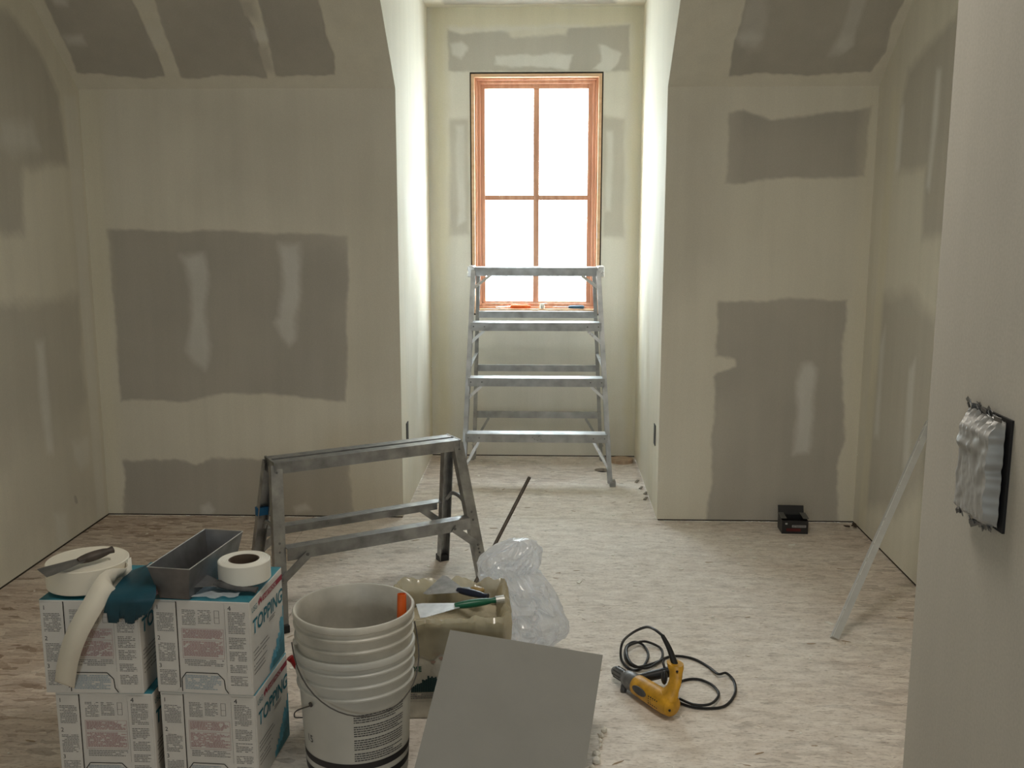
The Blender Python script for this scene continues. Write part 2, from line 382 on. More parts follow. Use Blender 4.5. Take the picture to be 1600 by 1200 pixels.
# back knee wall, left of the alcove
L_bl = [([(-2.04, 1.372), (-1.639, 1.366), (-1.34, 1.364), (-1.133, 1.352), (-0.913, 1.346), (-0.945, 0.568), (-1.13, 0.585), (-1.313, 0.605), (-1.527, 0.604), (-1.714, 0.566), (-2.029, 0.567), (-2.027, 1.043)], 0, .0, MUDW, .006),
        ([(-2.036, 0.281), (-1.856, 0.267), (-1.777, 0.28), (-1.684, 0.262), (-1.605, 0.288), (-1.388, 0.284), (-0.931, 0.291), (-0.93, -0.011), (-2.05, -0.024)], 0, .0, MUDW, .010),
        ([(-1.696, 1.258), (-1.59, 1.264), (-1.574, 1.178), (-1.593, 1.044), (-1.583, 0.833), (-1.616, 0.717), (-1.657, 0.757), (-1.691, 0.808), (-1.656, 1.044), (-1.667, 1.178)], 1, .55, .035, .008),
        ([(-1.235, 1.311), (-1.14, 1.311), (-1.138, 1.194), (-1.168, 0.956), (-1.168, 0.871), (-1.206, 0.835), (-1.241, 0.88), (-1.271, 0.946), (-1.246, 0.97), (-1.229, 1.164)], 1, .55, .035, .008),
        ([(-1.674, 0.045), (-1.629, 0.068), (-1.6, 0.036), (-1.62, 0.0), (-1.67, 0.006)], 1, .45, .02, .005),
        ([(-1.218, 0.05), (-1.155, 0.07), (-1.131, 0.035), (-1.206, 0.015)], 1, .45, .02, .005),
        ([(-1.724, 1.941), (-0.734, 1.965), (-0.703, 1.399), (-0.925, 1.364), (-1.277, 1.457), (-1.629, 1.543), (-1.525, 1.828)], 0, .72, .25, .02),
        ([(-0.867, 1.312), (-0.684, 1.312), (-0.69, 0.03), (-0.901, 0.028)], 0, .80, .12, .01),
        ([(-2.137, 1.999), (-2.013, 1.998), (-2.062, -0.011), (-2.144, -0.012)], 2, .45, .06, .01)]
surface('wall_back_left', lambda s, t: (XL+(AL-XL)*s, YW+0*s, GAP+(ZK-GAP)*t), 240, 330, lambda x, y, z: (x, z), L_bl)
L_br = [([(0.805, 1.882), (0.864, 1.899), (0.915, 1.882), (0.992, 1.857), (1.23, 1.881), (1.43, 1.913), (1.415, 1.606), (1.16, 1.606), (1.061, 1.601), (0.89, 1.584), (0.805, 1.584)], 0, 0, MUDW, .006),
        ([(0.784, 1.04), (1.129, 1.064), (1.373, 1.053), (1.36, 0.817), (1.398, 0.394), (1.364, 0.271), (1.398, -0.017), (0.766, -0.024), (0.786, 0.296), (0.781, 0.694), (0.798, 0.718), (0.871, 0.743), (0.866, 0.779), (0.789, 0.796)], 0, 0, MUDW, .008),
        ([(1.187, 0.763), (1.219, 0.769), (1.247, 0.733), (1.247, 0.515), (1.229, 0.337), (1.164, 0.331), (1.173, 0.515), (1.156, 0.675)], 1, .55, .03, .006),
        ([(0.551, 1.96), (0.777, 1.96), (0.773, 1.256), (0.546, 1.051)], 0, .70, .2, .01),
        ([(1.458, 2.0), (1.391, 2.001), (1.415, -0.011), (1.497, -0.025)], 2, .35, .05, .01)]
surface('wall_back_right', lambda s, t: (AR+(XR-AR)*s, YW+0*s, GAP+(ZK-GAP)*t), 160, 330, lambda x, y, z: (x, z), L_br)
# side walls: top follows knee, roof slope, flat ceiling
def top_of(y): return np.where(y > YW-.0, ZK, np.minimum(ZC, ZK+K*(YW-y)))
L_l = [([(3.705, 2.209), (4.034, 2.227), (4.241, 2.113), (4.39, 1.95), (4.404, 1.816), (4.425, 1.658), (4.039, 1.63), (3.997, 1.364), (3.569, 1.373)], 0, .12, .05, .01),
       ([(3.528, 1.118), (4.074, 1.079), (4.424, 1.077), (4.426, 0.613), (4.318, 0.456), (4.128, 0.385), (3.676, 0.448), (3.43, 0.514)], 0, .30, .06, .012),
       ([(3.692, 0.547), (4.398, 0.559), (4.453, 0.085), (4.017, 0.045), (3.613, 0.054)], 0, .6, .25, .02),
       ([(4.027, 0.918), (4.096, 0.914), (4.096, 0.675), (4.1, 0.426), (4.042, 0.441), (4.022, 0.688)], 1, .5, .04, .004),
       ([(3.895, 1.798), (4.141, 1.82), (4.188, 1.72), (3.97, 1.681), (3.881, 1.713)], 1, .35, .06, .01),
       ([(4.278, 0.436), (4.439, 0.414), (4.417, 0.312), (4.34, 0.28), (4.29, 0.359)], 1, .35, .04, .01),
       ([(4.063, 0.159), (4.17, 0.135), (4.171, -0.008), (4.081, 0.023)], 1, .35, .04, .01),
       ([(4.251, 0.191), (4.268, 0.183), (4.276, 0.153), (4.258, 0.156)], 0, -.8, .006, .0),
       ([(4.56, 1.969), (4.438, 1.955), (4.46, 0.546), (4.456, 0.015), (4.544, -0.0)], 1, .35, .02, .004)]
def side(name, X_, y0, y1, layers, nu, flip=False):
    def fn(s, t):
        y = y0+(y1-y0)*s; tp = np.minimum(ZC, ZK+K*np.maximum(YW-y, 0)); return X_+0*s, y, GAP+(tp-GAP)*t
    return surface(name, fn, nu, 260, lambda x, y, z: (y, z), layers, flip=flip)
side('wall_left', XL, YW, 1.0, L_l, 420)
surface('wall_left_rear', lambda s, t: (XL+0*s, 1.0+(YR-1.0)*s, GAP+(ZC-GAP)*t), 30, 30, lambda x, y, z: (y, z), [])
L_r = [([(4.288, 1.886), (4.225, 2.017), (4.032, 2.086), (3.798, 2.137), (3.696, 2.182), (3.559, 1.736), (3.712, 1.372), (3.953, 1.353), (3.971, 1.621), (4.26, 1.618)], 0, .25, .05, .006),
       ([(4.358, 1.087), (4.059, 1.146), (3.759, 1.041), (3.652, 0.732), (3.78, 0.403), (4.033, 0.222), (4.421, 0.132), (4.426, 0.636)], 0, .30, .08, .01),
       ([(3.93, 1.982), (3.879, 1.975), (3.879, 1.809), (3.914, 1.528), (3.95, 1.548), (3.933, 1.767)], 1, .55, .03, .003),
       ([(4.289, 1.891), (4.244, 1.886), (4.261, 1.623), (4.315, 1.626)], 1, .5, .03, .003),
       ([(4.302, 0.968), (4.304, 0.716), (4.301, 0.483), (4.359, 0.47), (4.36, 0.877)], 1, .45, .04, .003),
       ([(3.932, 0.883), (3.932, 0.624), (3.924, 0.429), (3.993, 0.411), (3.998, 0.821)], 1, .5, .03, .003),
       ([(4.411, 1.964), (4.316, 1.953), (4.401, 0.032), (4.508, -0.003)], 2, .5, .04, .004)]
side('wall_right', XR, YW, YN, L_r, 330, flip=True)
# alcove
L_cl = [([(4.814, 1.547), (5.525, 1.699), (5.749, 1.602), (5.188, 1.161), (4.933, 1.08)], 1, .4, .12, .01), ([(4.747, 1.032), (5.172, 1.029), (5.361, 0.377), (4.806, 0.094)], 1, .3, .12, .01),
        ([(5.875, 2.635), (7.078, 2.876), (6.513, 1.582), (6.097, -0.018), (5.681, 0.004)], 2, .8, .08, .01)]
L_cr = [([(4.643, 1.884), (5.129, 1.867), (5.277, 1.556), (4.745, 1.188), (4.532, 1.171)], 1, .4, .12, .01), ([(5.386, 1.591), (4.826, 1.547), (4.562, 0.964), (5.036, 0.517)], 1, .35, .12, .01),
        ([(5.688, 2.588), (6.084, 2.668), (5.796, 0.065), (5.465, 0.07)], 2, .8, .08, .01)]
def cheek(name, X_, layers, flip):
    def fn(s, t):
        z = GAP+(ZC-GAP)*t; yf = np.where(z > ZK, YW-(z-ZK)/K, YW); return X_+0*s, yf+(YB-yf)*s, z
    return surface(name, fn, 150, 300, lambda x, y, z: (y, z), layers, flip=flip)
cheek('wall_alcove_left', AL, L_cl, True); cheek('wall_alcove_right', AR, L_cr, False)
WX0, WX1, WZ0, WZ1 = [-0.44, 0.31, 0.859, 2.23]
L_ab = [([(-0.571, 2.47), (-0.492, 2.446), (0.459, 2.488), (0.461, 2.233), (-0.567, 2.238)], 0, .0, MUDW, .006),
        ([(-0.562, 1.977), (-0.452, 1.977), (-0.45, 1.322), (-0.577, 1.311)], 0, .25, .03, .006),
        ([(0.31, 1.996), (0.437, 1.974), (0.446, 1.305), (0.324, 1.312)], 0, .25, .03, .006),
        ([(-0.424, 0.756), (0.34, 0.76), (0.359, 0.055), (-0.432, 0.049)], 0, .8, .10, .01),
        ([(-0.551, 2.384), (-0.485, 2.404), (-0.453, 2.366), (-0.486, 2.307), (-0.53, 2.321)], 1, .7, .02, .008),
        ([(-0.29, 2.313), (-0.149, 2.333), (0.049, 2.332), (0.136, 2.318), (0.122, 2.249), (0.013, 2.263), (-0.222, 2.257), (-0.294, 2.278)], 1, .75, .015, .008),
        ([(0.282, 2.379), (0.372, 2.351), (0.416, 2.323), (0.392, 2.275), (0.338, 2.234), (0.252, 2.248), (0.301, 2.289)], 1, .75, .015, .008),
        ([(-0.24, 2.472), (0.12, 2.477), (0.106, 2.432), (-0.204, 2.423)], 0, 1, .02, .008),
        ([(-0.526, 1.945), (-0.478, 1.945), (-0.475, 1.403), (-0.517, 1.378)], 1, .6, .02, .004),
        ([(0.336, 1.907), (0.373, 1.907), (0.369, 1.458), (0.336, 1.458)], 1, .6, .02, .004),
        ([(-0.637, 1.304), (-0.428, 1.304), (-0.429, 1.051), (-0.64, 1.051)], 1, .5, .08, .01),
        ([(0.317, 1.305), (0.516, 1.305), (0.522, 1.053), (0.32, 1.053)], 1, .5, .08, .01),
        ([(-0.649, 2.591), (0.539, 2.583), (0.534, 2.488), (-0.644, 2.481)], 2, .8, .03, .01),
        ([(-0.649, 2.591), (-0.574, 2.591), (-0.576, -0.0), (-0.654, -0.001)], 2, .8, .05, .01),
        ([(0.468, 2.583), (0.532, 2.583), (0.544, 0.009), (0.475, 0.009)], 2, .8, .05, .01)]
L_ab.insert(0, (rect(-1, -1, 1, 3), 1, .45, .01, 0))  # whole wall whitened, standing in for daylight bouncing inside the alcove
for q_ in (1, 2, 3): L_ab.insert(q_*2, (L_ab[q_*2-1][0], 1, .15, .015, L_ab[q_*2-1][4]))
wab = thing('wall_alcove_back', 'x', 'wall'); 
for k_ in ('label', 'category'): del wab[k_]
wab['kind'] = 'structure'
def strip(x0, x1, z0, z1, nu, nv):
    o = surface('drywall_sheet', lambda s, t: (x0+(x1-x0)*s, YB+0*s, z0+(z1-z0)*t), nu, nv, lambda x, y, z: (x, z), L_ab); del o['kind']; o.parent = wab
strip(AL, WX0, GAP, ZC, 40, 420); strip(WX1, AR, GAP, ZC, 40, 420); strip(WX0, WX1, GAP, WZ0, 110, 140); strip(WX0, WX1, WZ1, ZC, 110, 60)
# roof slopes either side and flat ceiling
L_s = [([(-2.059, 2.328), (-1.701, 2.326), (-1.7, 2.05), (-1.825, 2.048), (-2.085, 2.061)], 0, -.9, MUDW, .006),
       ([(-1.606, 2.326), (-1.261, 2.324), (-1.234, 2.222), (-1.251, 2.046), (-1.436, 2.049), (-1.63, 2.045)], 0, -.9, MUDW, .006),
       ([(-1.183, 2.323), (-0.935, 2.322), (-0.942, 2.189), (-0.928, 2.123), (-0.94, 2.054), (-1.198, 2.048), (-1.186, 2.179)], 0, -.9, MUDW, .006),
       ([(-2.038, 2.324), (-1.959, 2.32), (-1.979, 2.29), (-2.032, 2.294)], 1, .45, .02, .004), ([(-2.066, 2.192), (-1.979, 2.194), (-1.986, 2.161), (-2.063, 2.164)], 1, .45, .02, .004),
       ([(-1.264, 2.304), (-1.196, 2.304), (-1.21, 2.243), (-1.269, 2.243)], 0, .35, .03, .004), ([(-1.255, 2.158), (-1.199, 2.157), (-1.202, 2.062), (-1.253, 2.063)], 0, .45, .03, .004),
       ([(-1.247, 2.209), (-1.185, 2.209), (-1.19, 2.168), (-1.249, 2.171)], 1, .4, .02, .004), ([(-1.684, 2.214), (-1.635, 2.213), (-1.648, 2.148), (-1.698, 2.149)], 1, .25, .04, .004)]
surface('ceiling_slope_left', lambda s, t: (XL+(AL-XL)*s, YW-(ZC-ZK)*t/K, ZK+(ZC-ZK)*t), 240, 120, lambda x, y, z: (x, z), L_s)
L_s2 = [([(0.8, 2.312), (1.427, 2.308), (1.412, 2.192), (1.428, 2.123), (1.391, 2.05), (0.792, 2.045), (0.784, 2.159), (0.796, 2.232)], 0, -.9, MUDW, .006),
        ([(0.794, 2.312), (0.871, 2.312), (0.896, 2.211), (0.893, 2.143), (0.856, 2.13), (0.8, 2.17), (0.796, 2.232)], 1, .22, .03, .006),
        ([(0.789, 2.18), (0.838, 2.195), (0.887, 2.173), (0.867, 2.148), (0.819, 2.148)], 1, .5, .03, .006),
        ([(1.205, 2.31), (1.276, 2.309), (1.273, 2.199), (1.282, 2.146), (1.242, 2.107), (1.196, 2.107), (1.216, 2.21)], 1, .32, .02, .004),
        ([(1.218, 2.184), (1.268, 2.184), (1.282, 2.146), (1.251, 2.124), (1.217, 2.142)], 1, .5, .02, .004)]
surface('ceiling_slope_right', lambda s, t: (AR+(XR-AR)*s, YW-(ZC-ZK)*t/K, ZK+(ZC-ZK)*t), 180, 120, lambda x, y, z: (x, z), L_s2)
surface('ceiling_alcove', lambda s, t: (AL+(AR-AL)*s, YC+(YB-YC)*t, ZC+0*s), 120, 160, lambda x, y, z: (x, y), [(rect(-.58, 4.2, .37, 5.76), 0, 0, .02, .008)], flip=True)
surface('ceiling', lambda s, t: (XL+(XR-XL)*s, YR+(YC-YR)*t, ZC+0*s), 40, 40, lambda x, y, z: (x, y), [(rect(-1.8, -2, 1.2, 3.4), 0, .3, .3, .05)], flip=True)
# foreground wall block and the return wall joining it to the right wall
def block(name, lo, hi, m=WALL):
    bm = NB(); box(bm, lo, hi); o = finish(name, bm, m); o['kind'] = 'structure'
    at = o.data.color_attributes.new('mud', 'FLOAT_COLOR', 'POINT')
    for d in at.data: d.color = (-.15, 0, 0, 1)
    return o
block('wall_near_right', (XN, YR, 0), (XN+.115, YN, ZC)); block('wall_return_right', (XN+.115, YN-.115, 0), (XR+.02, YN, ZC))
# rear wall; unseen opening added to let in fill light from behind
RX0, RX1, RZ0, RZ1 = -1.2, -.7, .95, 1.6
rw = thing('wall_rear', 'x', 'wall'); del rw['label']; del rw['category']; rw['kind'] = 'structure'
bm = NB()
box(bm, (XL, YR-.05, 0), (RX0, YR, ZC)); box(bm, (RX1, YR-.05, 0), (XN+.1, YR, ZC)); box(bm, (RX0, YR-.05, 0), (RX1, YR, RZ0)); box(bm, (RX0, YR-.05, RZ1), (RX1, YR, ZC))
finish('drywall_sheet', bm, mat('rear_drywall', (.5, .48, .43), .9), rw)
portal(((RX0+RX1)/2, YR-.02, (RZ0+RZ1)/2), (math.radians(90), 0, 0), RX1-RX0, RZ1-RZ0)
# dark framing behind the gap at the foot of each wall
def trim(n, lo, hi):
    bm = NB(); box(bm, lo, hi); o = finish('trim_%d' % n, bm, DUSTP); o['kind'] = 'structure'
trim(1, (XL-.02, YW+.006, -.01), (AL-.006, YW+.05, .09)); trim(2, (AR+.006, YW+.006, -.01), (XR+.02, YW+.05, .09))
trim(3, (XL-.06, YR, -.02), (XL-.0005, YW+.02, .09)); trim(4, (XR+.0005, YN, -.02), (XR+.06, YW+.02, .09))
trim(5, (AL-.05, YW+.051, -.01), (AL-.006, YB+.02, .09)); trim(6, (AR+.006, YW+.051, -.01), (AR+.05, YB+.02, .09)); trim(7, (AL-.006, YB+.006, -.01), (AR+.006, YB+.05, .09))

# ------------------------------------------------------------------ floor: OSB sheets over a dark subfloor
bm = NB(); box(bm, (XL-.1, YR-.1, -.3), (XR+.1, YB+.1, -.26)); [box(bm, a_, b_) for a_, b_ in (((XL-.1, YR-.1, -.26), (XL-.06, YB+.1, -.019)), ((XR+.06, YR-.1, -.26), (XR+.1, YB+.1, -.019)), ((XL-.06, YB+.06, -.26), (XR+.06, YB+.1, -.019)), ((XL-.06, YR-.1, -.26), (XR+.06, YR-.06, -.019)))]; fl = finish('floor', bm, DUSTP); fl['kind'] = 'structure'
HX, HY, HR = [0.323, 5.518, 0.045]
ys = [YR-.1, .02, 1.12, 2.32, 3.53, 4.60, YB+.06]; off = [0, .2, -.6, -.93, -1.12, 5, 5]
for i in range(len(ys)-1):
    xs = [XL-.05]+[x for x in (off[i], off[i]+2.44) if XL+.2 < x < XR-.2]+[XR+.05]
    for j in range(len(xs)-1):
        bm = NB(); x0, x1, y0, y1 = xs[j]+.0012, xs[j+1]-.0012, ys[i]+.0012, ys[i+1]-.0012
        if y0 < HY < y1 and x0 < HX < x1:      # sheet with the round hole
            n = 32; ring = []; outer = []
            for k in range(n):
                a = 2*PI*k/n; ca, sa = math.cos(a), math.sin(a); ring.append((HX+HR*ca, HY+HR*sa))
                t = min(((x1-HX) if ca > 0 else (x0-HX))/ca if abs(ca) > 1e-6 else 1e9, ((y1-HY) if sa > 0 else (y0-HY))/sa if abs(sa) > 1e-6 else 1e9); outer.append((HX+t*ca, HY+t*sa))
            # snap nearest rays to corners
            for c in ((x0, y0), (x0, y1), (x1, y0), (x1, y1)):
                k = min(range(n), key=lambda q: (outer[q][0]-c[0])**2+(outer[q][1]-c[1])**2); outer[k] = c
            R0 = [bm.verts.new((x, y, 0)) for x, y in ring]; R1 = [bm.verts.new((x, y, -.018)) for x, y in ring]; O0 = [bm.verts.new((x, y, 0)) for x, y in outer]; O1 = [bm.verts.new((x, y, -.018)) for x, y in outer]
            for k in range(n):
                l = (k+1) % n; bm.faces.new((R0[k], O0[k], O0[l], R0[l])); bm.faces.new((R1[k], R1[l], O1[l], O1[k])); bm.faces.new((R0[k], R0[l], R1[l], R1[k])); bm.faces.new((O0[k], O1[k], O1[l], O0[l]))
        else: box(bm, (x0, y0, -.018), (x1, y1, 0))
        finish('floor_sheet', bm, OSB, fl)

# ------------------------------------------------------------------ window
win = thing('window_1', 'x', 'window', (0, 0, 0)); del win['label']; del win['category']; win['kind'] = 'structure'
def wframe(names, m, x0, x1, z0, z1, t, y0, y1, tb=None, bevel=0):
    tb = tb or t
    for nm, lo, hi in ((names[0], (x0, y0, z0), (x0+t, y1, z1)), (names[0], (x1-t, y0, z0), (x1, y1, z1)), (names[1], (x0+t, y0, z1-t), (x1-t, y1, z1)), (names[2], (x0+t, y0, z0), (x1-t, y1, z0+tb))):
        bm = NB(); box(bm, lo, hi); finish(nm, bm, m, win, bevel=bevel)
wframe(('rough_stud', 'rough_header', 'rough_sill'), DUSTP, WX0-.004, WX1+.004, WZ0-.004, WZ1+.004, .006, YB-.001, YB+.12)
wframe(('side_jamb', 'head_jamb', 'sill'), FIRL, WX0+.004, WX1-.004, WZ0+.006, WZ1-.006, .018, YB-.012, YB+.10, .026, .002)
wframe(('stop',)*3, FIR, WX0+.022, WX1-.022, WZ0+.032, WZ1-.024, .012, YB+.03, YB+.10, None, .002)
wframe(('blind_stop',)*3, FIR, WX0+.034, WX1-.034, WZ0+.044, WZ1-.036, .018, YB+.045, YB+.10, None, .002)
SX0, SX1, SZ0, SZ1 = WX0+.048, WX1-.048, WZ0+.050, WZ1-.050
wframe(('sash_stile', 'sash_rail', 'sash_rail'), FIR, SX0, SX1, SZ0, SZ1, .030, YB+.06, YB+.10, .022, .003)
mx_ = (SX0+SX1)/2; mz_ = 1.536
bm = NB(); box(bm, (mx_-.017, YB+.065, SZ0+.022), (mx_+.017, YB+.095, SZ1-.03)); finish('muntin', bm, FIR, win, bevel=.003)
for s in (-1, 1):
    bm = NB(); a, b = (SX0+.03, mx_-.017) if s < 0 else (mx_+.017, SX1-.03); box(bm, (a, YB+.065, mz_-.0145), (b, YB+.095, mz_+.0145)); finish('muntin', bm, FIR, win, bevel=.003)
    for za, zb in ((SZ0+.022, mz_-.01), (mz_+.01, SZ1-.03)):
        bm = NB(); box(bm, (a, YB+.078, za), (b, YB+.082, zb)); finish('pane', bm, GLASS, win)
portal(((WX0+WX1)/2, YB+.125, (WZ0+WZ1)/2), (math.radians(-90), 0, 0), WX1-WX0, WZ1-WZ0)

# electrical box cut-outs in the cheeks
for X_, s, yc, zc in ((AR, -1, 4.742, .385), (AL, 1, 4.75, .385)):
    bm = NB(); box(bm, (X_-.001, yc-.03, zc-.05), (X_+s*.004, yc+.03, zc+.05)); r = finish('outlet_box', bm, DARKG)
    tag(r, 'dark outlet box opening low on the %s cheek of the window alcove' % ('right' if s < 0 else 'left'), 'outlet box')

# ------------------------------------------------------------------ stepladder in the alcove
def to_world(o): pass
lad = thing('stepladder', 'tall double-sided aluminium stepladder standing in front of the window', 'ladder', (-.055, 5.47, 0))
LX, LY = -.055, 5.47
def lp(x, y, z): return (x-LX, y-LY, z)
H = 1.155
def fx(s, z): return (.305 if s > 0 else -.425)*(z/H)+(.372 if s > 0 else -.470)*(1-z/H)-(.012*s)
def fy(z): return 5.19+.28*z/H
def ry(z): return 5.74-.18*z/H
def rx(s, z): return fx(s, z)-.006*s*0-(.022*s)
for s in (-1, 1):
    bm = NB(); channel(bm, lp(fx(s, .012), fy(.012), .012), lp(fx(s, H-.02), fy(H-.02), H-.02), .055, .024, .003, up=(s, 0, 0))
    finish('front_rail', bm, ALU, lad)
    bm = NB(); box(bm, (fx(s, 0)-.016-LX, fy(0)-.03-LY, 0), (fx(s, 0)+.016-LX, fy(0)+.03-LY, .03)); finish('foot', bm, ALU, lad, bevel=.003)
    bm = NB(); channel(bm, lp(rx(s, .012), ry(.012), .012), lp(rx(s, H-.02), ry(H-.02), H-.02), .035, .02, .0025, up=(s, 0, 0)); finish('rear_rail', bm, ALU, lad)
    bm = NB(); box(bm, (rx(s, 0)-.013-LX, ry(0)-.02-LY, 0), (rx(s, 0)+.013-LX, ry(0)+.02-LY, .03)); finish('foot', bm, ALU, lad, bevel=.003)
zs = [0.862, 0.568, 0.275]
for z in zs:
    x0, x1 = fx(-1, z)+.013, fx(1, z)-.013; yf = fy(z)
    bm = NB(); A = lp(x0, yf, z); B = lp(x1, yf, z)
    # tread with ribs and front apron
    extrude(bm, [(-.045, 0), (-.045, -.045), (-.042, -.045), (-.042, -.004), (.038, -.004), (.038, -.022), (.041, -.022), (.041, 0)]+[(.041-.006*k, .0015*(k % 2)) for k in range(1, 14)], B, A)
    st = finish('step', bm, ALU, lad)
    bm = NB(); rivets(bm, [(q[0], q[1]-.045, q[2]-.022) for q in (Vector(A)+Vector((.015, 0, 0)), Vector(A)+Vector((.075, 0, 0)), Vector(B)-Vector((.015, 0, 0)), Vector(B)-Vector((.075, 0, 0)))], (0, -1, 0)); finish('rivet', bm, TOOLG, st, kind='stuff')
    for s in (-1, 1):
        xa = fx(s, z)-s*.085; za = z-.045; xb = fx(s, z-.11 if z > .3 else z-.17)-s*.014; zb = z-.115 if z > .3 else z-.19
        bm = NB(); bar(bm, lp(xa, yf+.03, za), lp(xb, fy(zb)+.018, zb), .014, .004, up=(0, 1, 0)); finish('brace', bm, ALUB, lad)
        bm = NB(); bar(bm, lp(xa, yf-.038, za), lp(xb, fy(zb)-.012, zb), .014, .004, up=(0, 1, 0)); br_ = finish('brace', bm, ALUB, lad); bm = NB()
        for p in ((xa, yf-.041, za+.006), (xb, fy(zb)-.016, zb)): rivets(bm, [lp(*p)], (0, -1, 0))
        finish('rivet', bm, TOOLG, br_, kind='stuff')
for z in (.862+.02, .568+.0, .285):
    bm = NB(); a = lp(rx(-1, z), ry(z)-.012, z); b = lp(rx(1, z), ry(z)-.012, z)
    extrude(bm, [(-.004, -.018), (.0, -.018), (.0, .016), (.02, .016), (.02, .019), (-.004, .019)], b, a); finish('rear_crossbar', bm, ALU, lad)
    if z < .5:
        for s in (-1, 1):
            bm = NB(); bar(bm, lp(rx(s, z)-s*.09, ry(z)-.01, z-.02), lp(rx(s, .06), ry(.06)-.01, .09), .014, .004, up=(0, 1, 0)); finish('brace', bm, ALU, lad)
# top cap
bm = NB(); x0, x1 = fx(-1, H)-.006, fx(1, H)+.006
extrude(bm, [(-.05, -.004), (-.05, -.048), (-.046, -.048), (-.046, -.006), (.046, -.006), (.046, -.048), (.05, -.048), (.05, -.004)]+[(.05-.0077*k, .0-.0015*(k % 2)) for k in range(0, 14)], lp(x1, 5.515, H), lp(x0, 5.515, H)); finish('top_step', bm, ALU, lad)
for s in (-1, 1):
    xx_ = fx(s, H)+.004*s; bm = NB(); box(bm, (xx_-.019-LX, 5.452-LY, H-.055), (xx_+.019-LX, 5.578-LY, H+.006)); cp = finish('end_cap', bm, ALUB, lad, bevel=.006)
    bm = NB(); bar(bm, lp(fx(s, H)-s*.10, 5.467, H-.048), lp(fx(s, H-.12)-s*.014, fy(H-.12)-.01, H-.115), .014, .004, up=(0, 1, 0)); finish('brace', bm, ALUB, lad); bm = NB(); bar(bm, lp(fx(s, H)-s*.10, 5.56, H-.048), lp(fx(s, H-.12)-s*.014, fy(H-.12)+.03, H-.115), .014, .004, up=(0, 1, 0)); finish('brace', bm, ALUB, lad)
    bm = NB(); bar(bm, lp(fx(s, .62)-s*.016, fy(.62)+.02, .62), lp(rx(s, .66)-s*.012, ry(.66), .66), .004, .016, up=(1, 0, 0)); finish('spreader', bm, ALU, lad)
bm = NB()
for x, z in ((-.055-.02, .255), (-.04, .262), (-.03, .25), (-.05, .246), (-.065, .252)): bar(bm, lp(x, fy(.275)-.0465, z), lp(x+.008, fy(.275)-.0465, z+.007*math.sin(x*900)), .001, .004, up=(0, 1, 0))
finish('marker_scrawl', bm, INKK, lad, kind='stuff')

# ------------------------------------------------------------------ sawhorse
TL = Vector((-.993, 3.432, 0)); TR = Vector((-.361, 3.822, 0)); HS = .575
u_ = (TR-TL).normalized(); n_ = Vector((u_.y, -u_.x, 0)); Lh = (TR-TL).length
sh = thing('sawhorse', 'scuffed grey aluminium sawhorse with two rails on the floor left of centre', 'sawhorse', ((TL+TR)/2).to_tuple(), math.atan2(u_.y, u_.x))
# local frame: x along, y away from camera
def spl(s, z): return s*(.052+(.205-.052)*(1-z/HS))     # y offset of leg pair
def spx(s, z): return s*(Lh/2-.012+.045*(1-z/HS))
for sx in (-1, 1):
    for sy in (-1, 1):
        bm = NB(); channel(bm, (spx(sx, .01), spl(sy, .01), .01), (spx(sx, HS-.01), spl(sy, HS-.01), HS-.01), .042, .032, .003, up=(0, sy, 0))
        lg = finish('leg', bm, ALUD, sh)
        bm = NB(); rivets(bm, [(spx(sx, z)+dx, spl(sy, z)+sy*.0, z) for z in (HS-.035, .3, .27, .16, .145) for dx in (.0,)], (0, sy, .2), .0045, .004); finish('rivet', bm, TOOLG, lg, kind='stuff')
        bm = NB(); box(bm, (spx(sx, 0)-.023, spl(sy, 0)-.02-sy*.012, 0), (spx(sx, 0)+.023, spl(sy, 0)+.02-sy*.012, .028)); finish('foot', bm, BLACK, sh, bevel=.003)
    # bent spreader between the legs of one end
    pts = smooth_path([(spx(sx, .36)-sx*.0, -spl(1, .36)+.02, .30), (spx(sx, .33), -.04, .335), (spx(sx, .33), .04, .335), (spx(sx, .36), spl(1, .36)-.02, .30)], 6)
    bm = NB(); tube(bm, pts, .008, 8); finish('spreader', bm, ALUD, sh, smooth=True)
    bm = NB(); box(bm, (sx*(Lh/2-.004)-.004, -.062, HS-.052), (sx*(Lh/2-.004)+.004, .062, HS+.002)); finish('end_plate', bm, ALUD, sh)
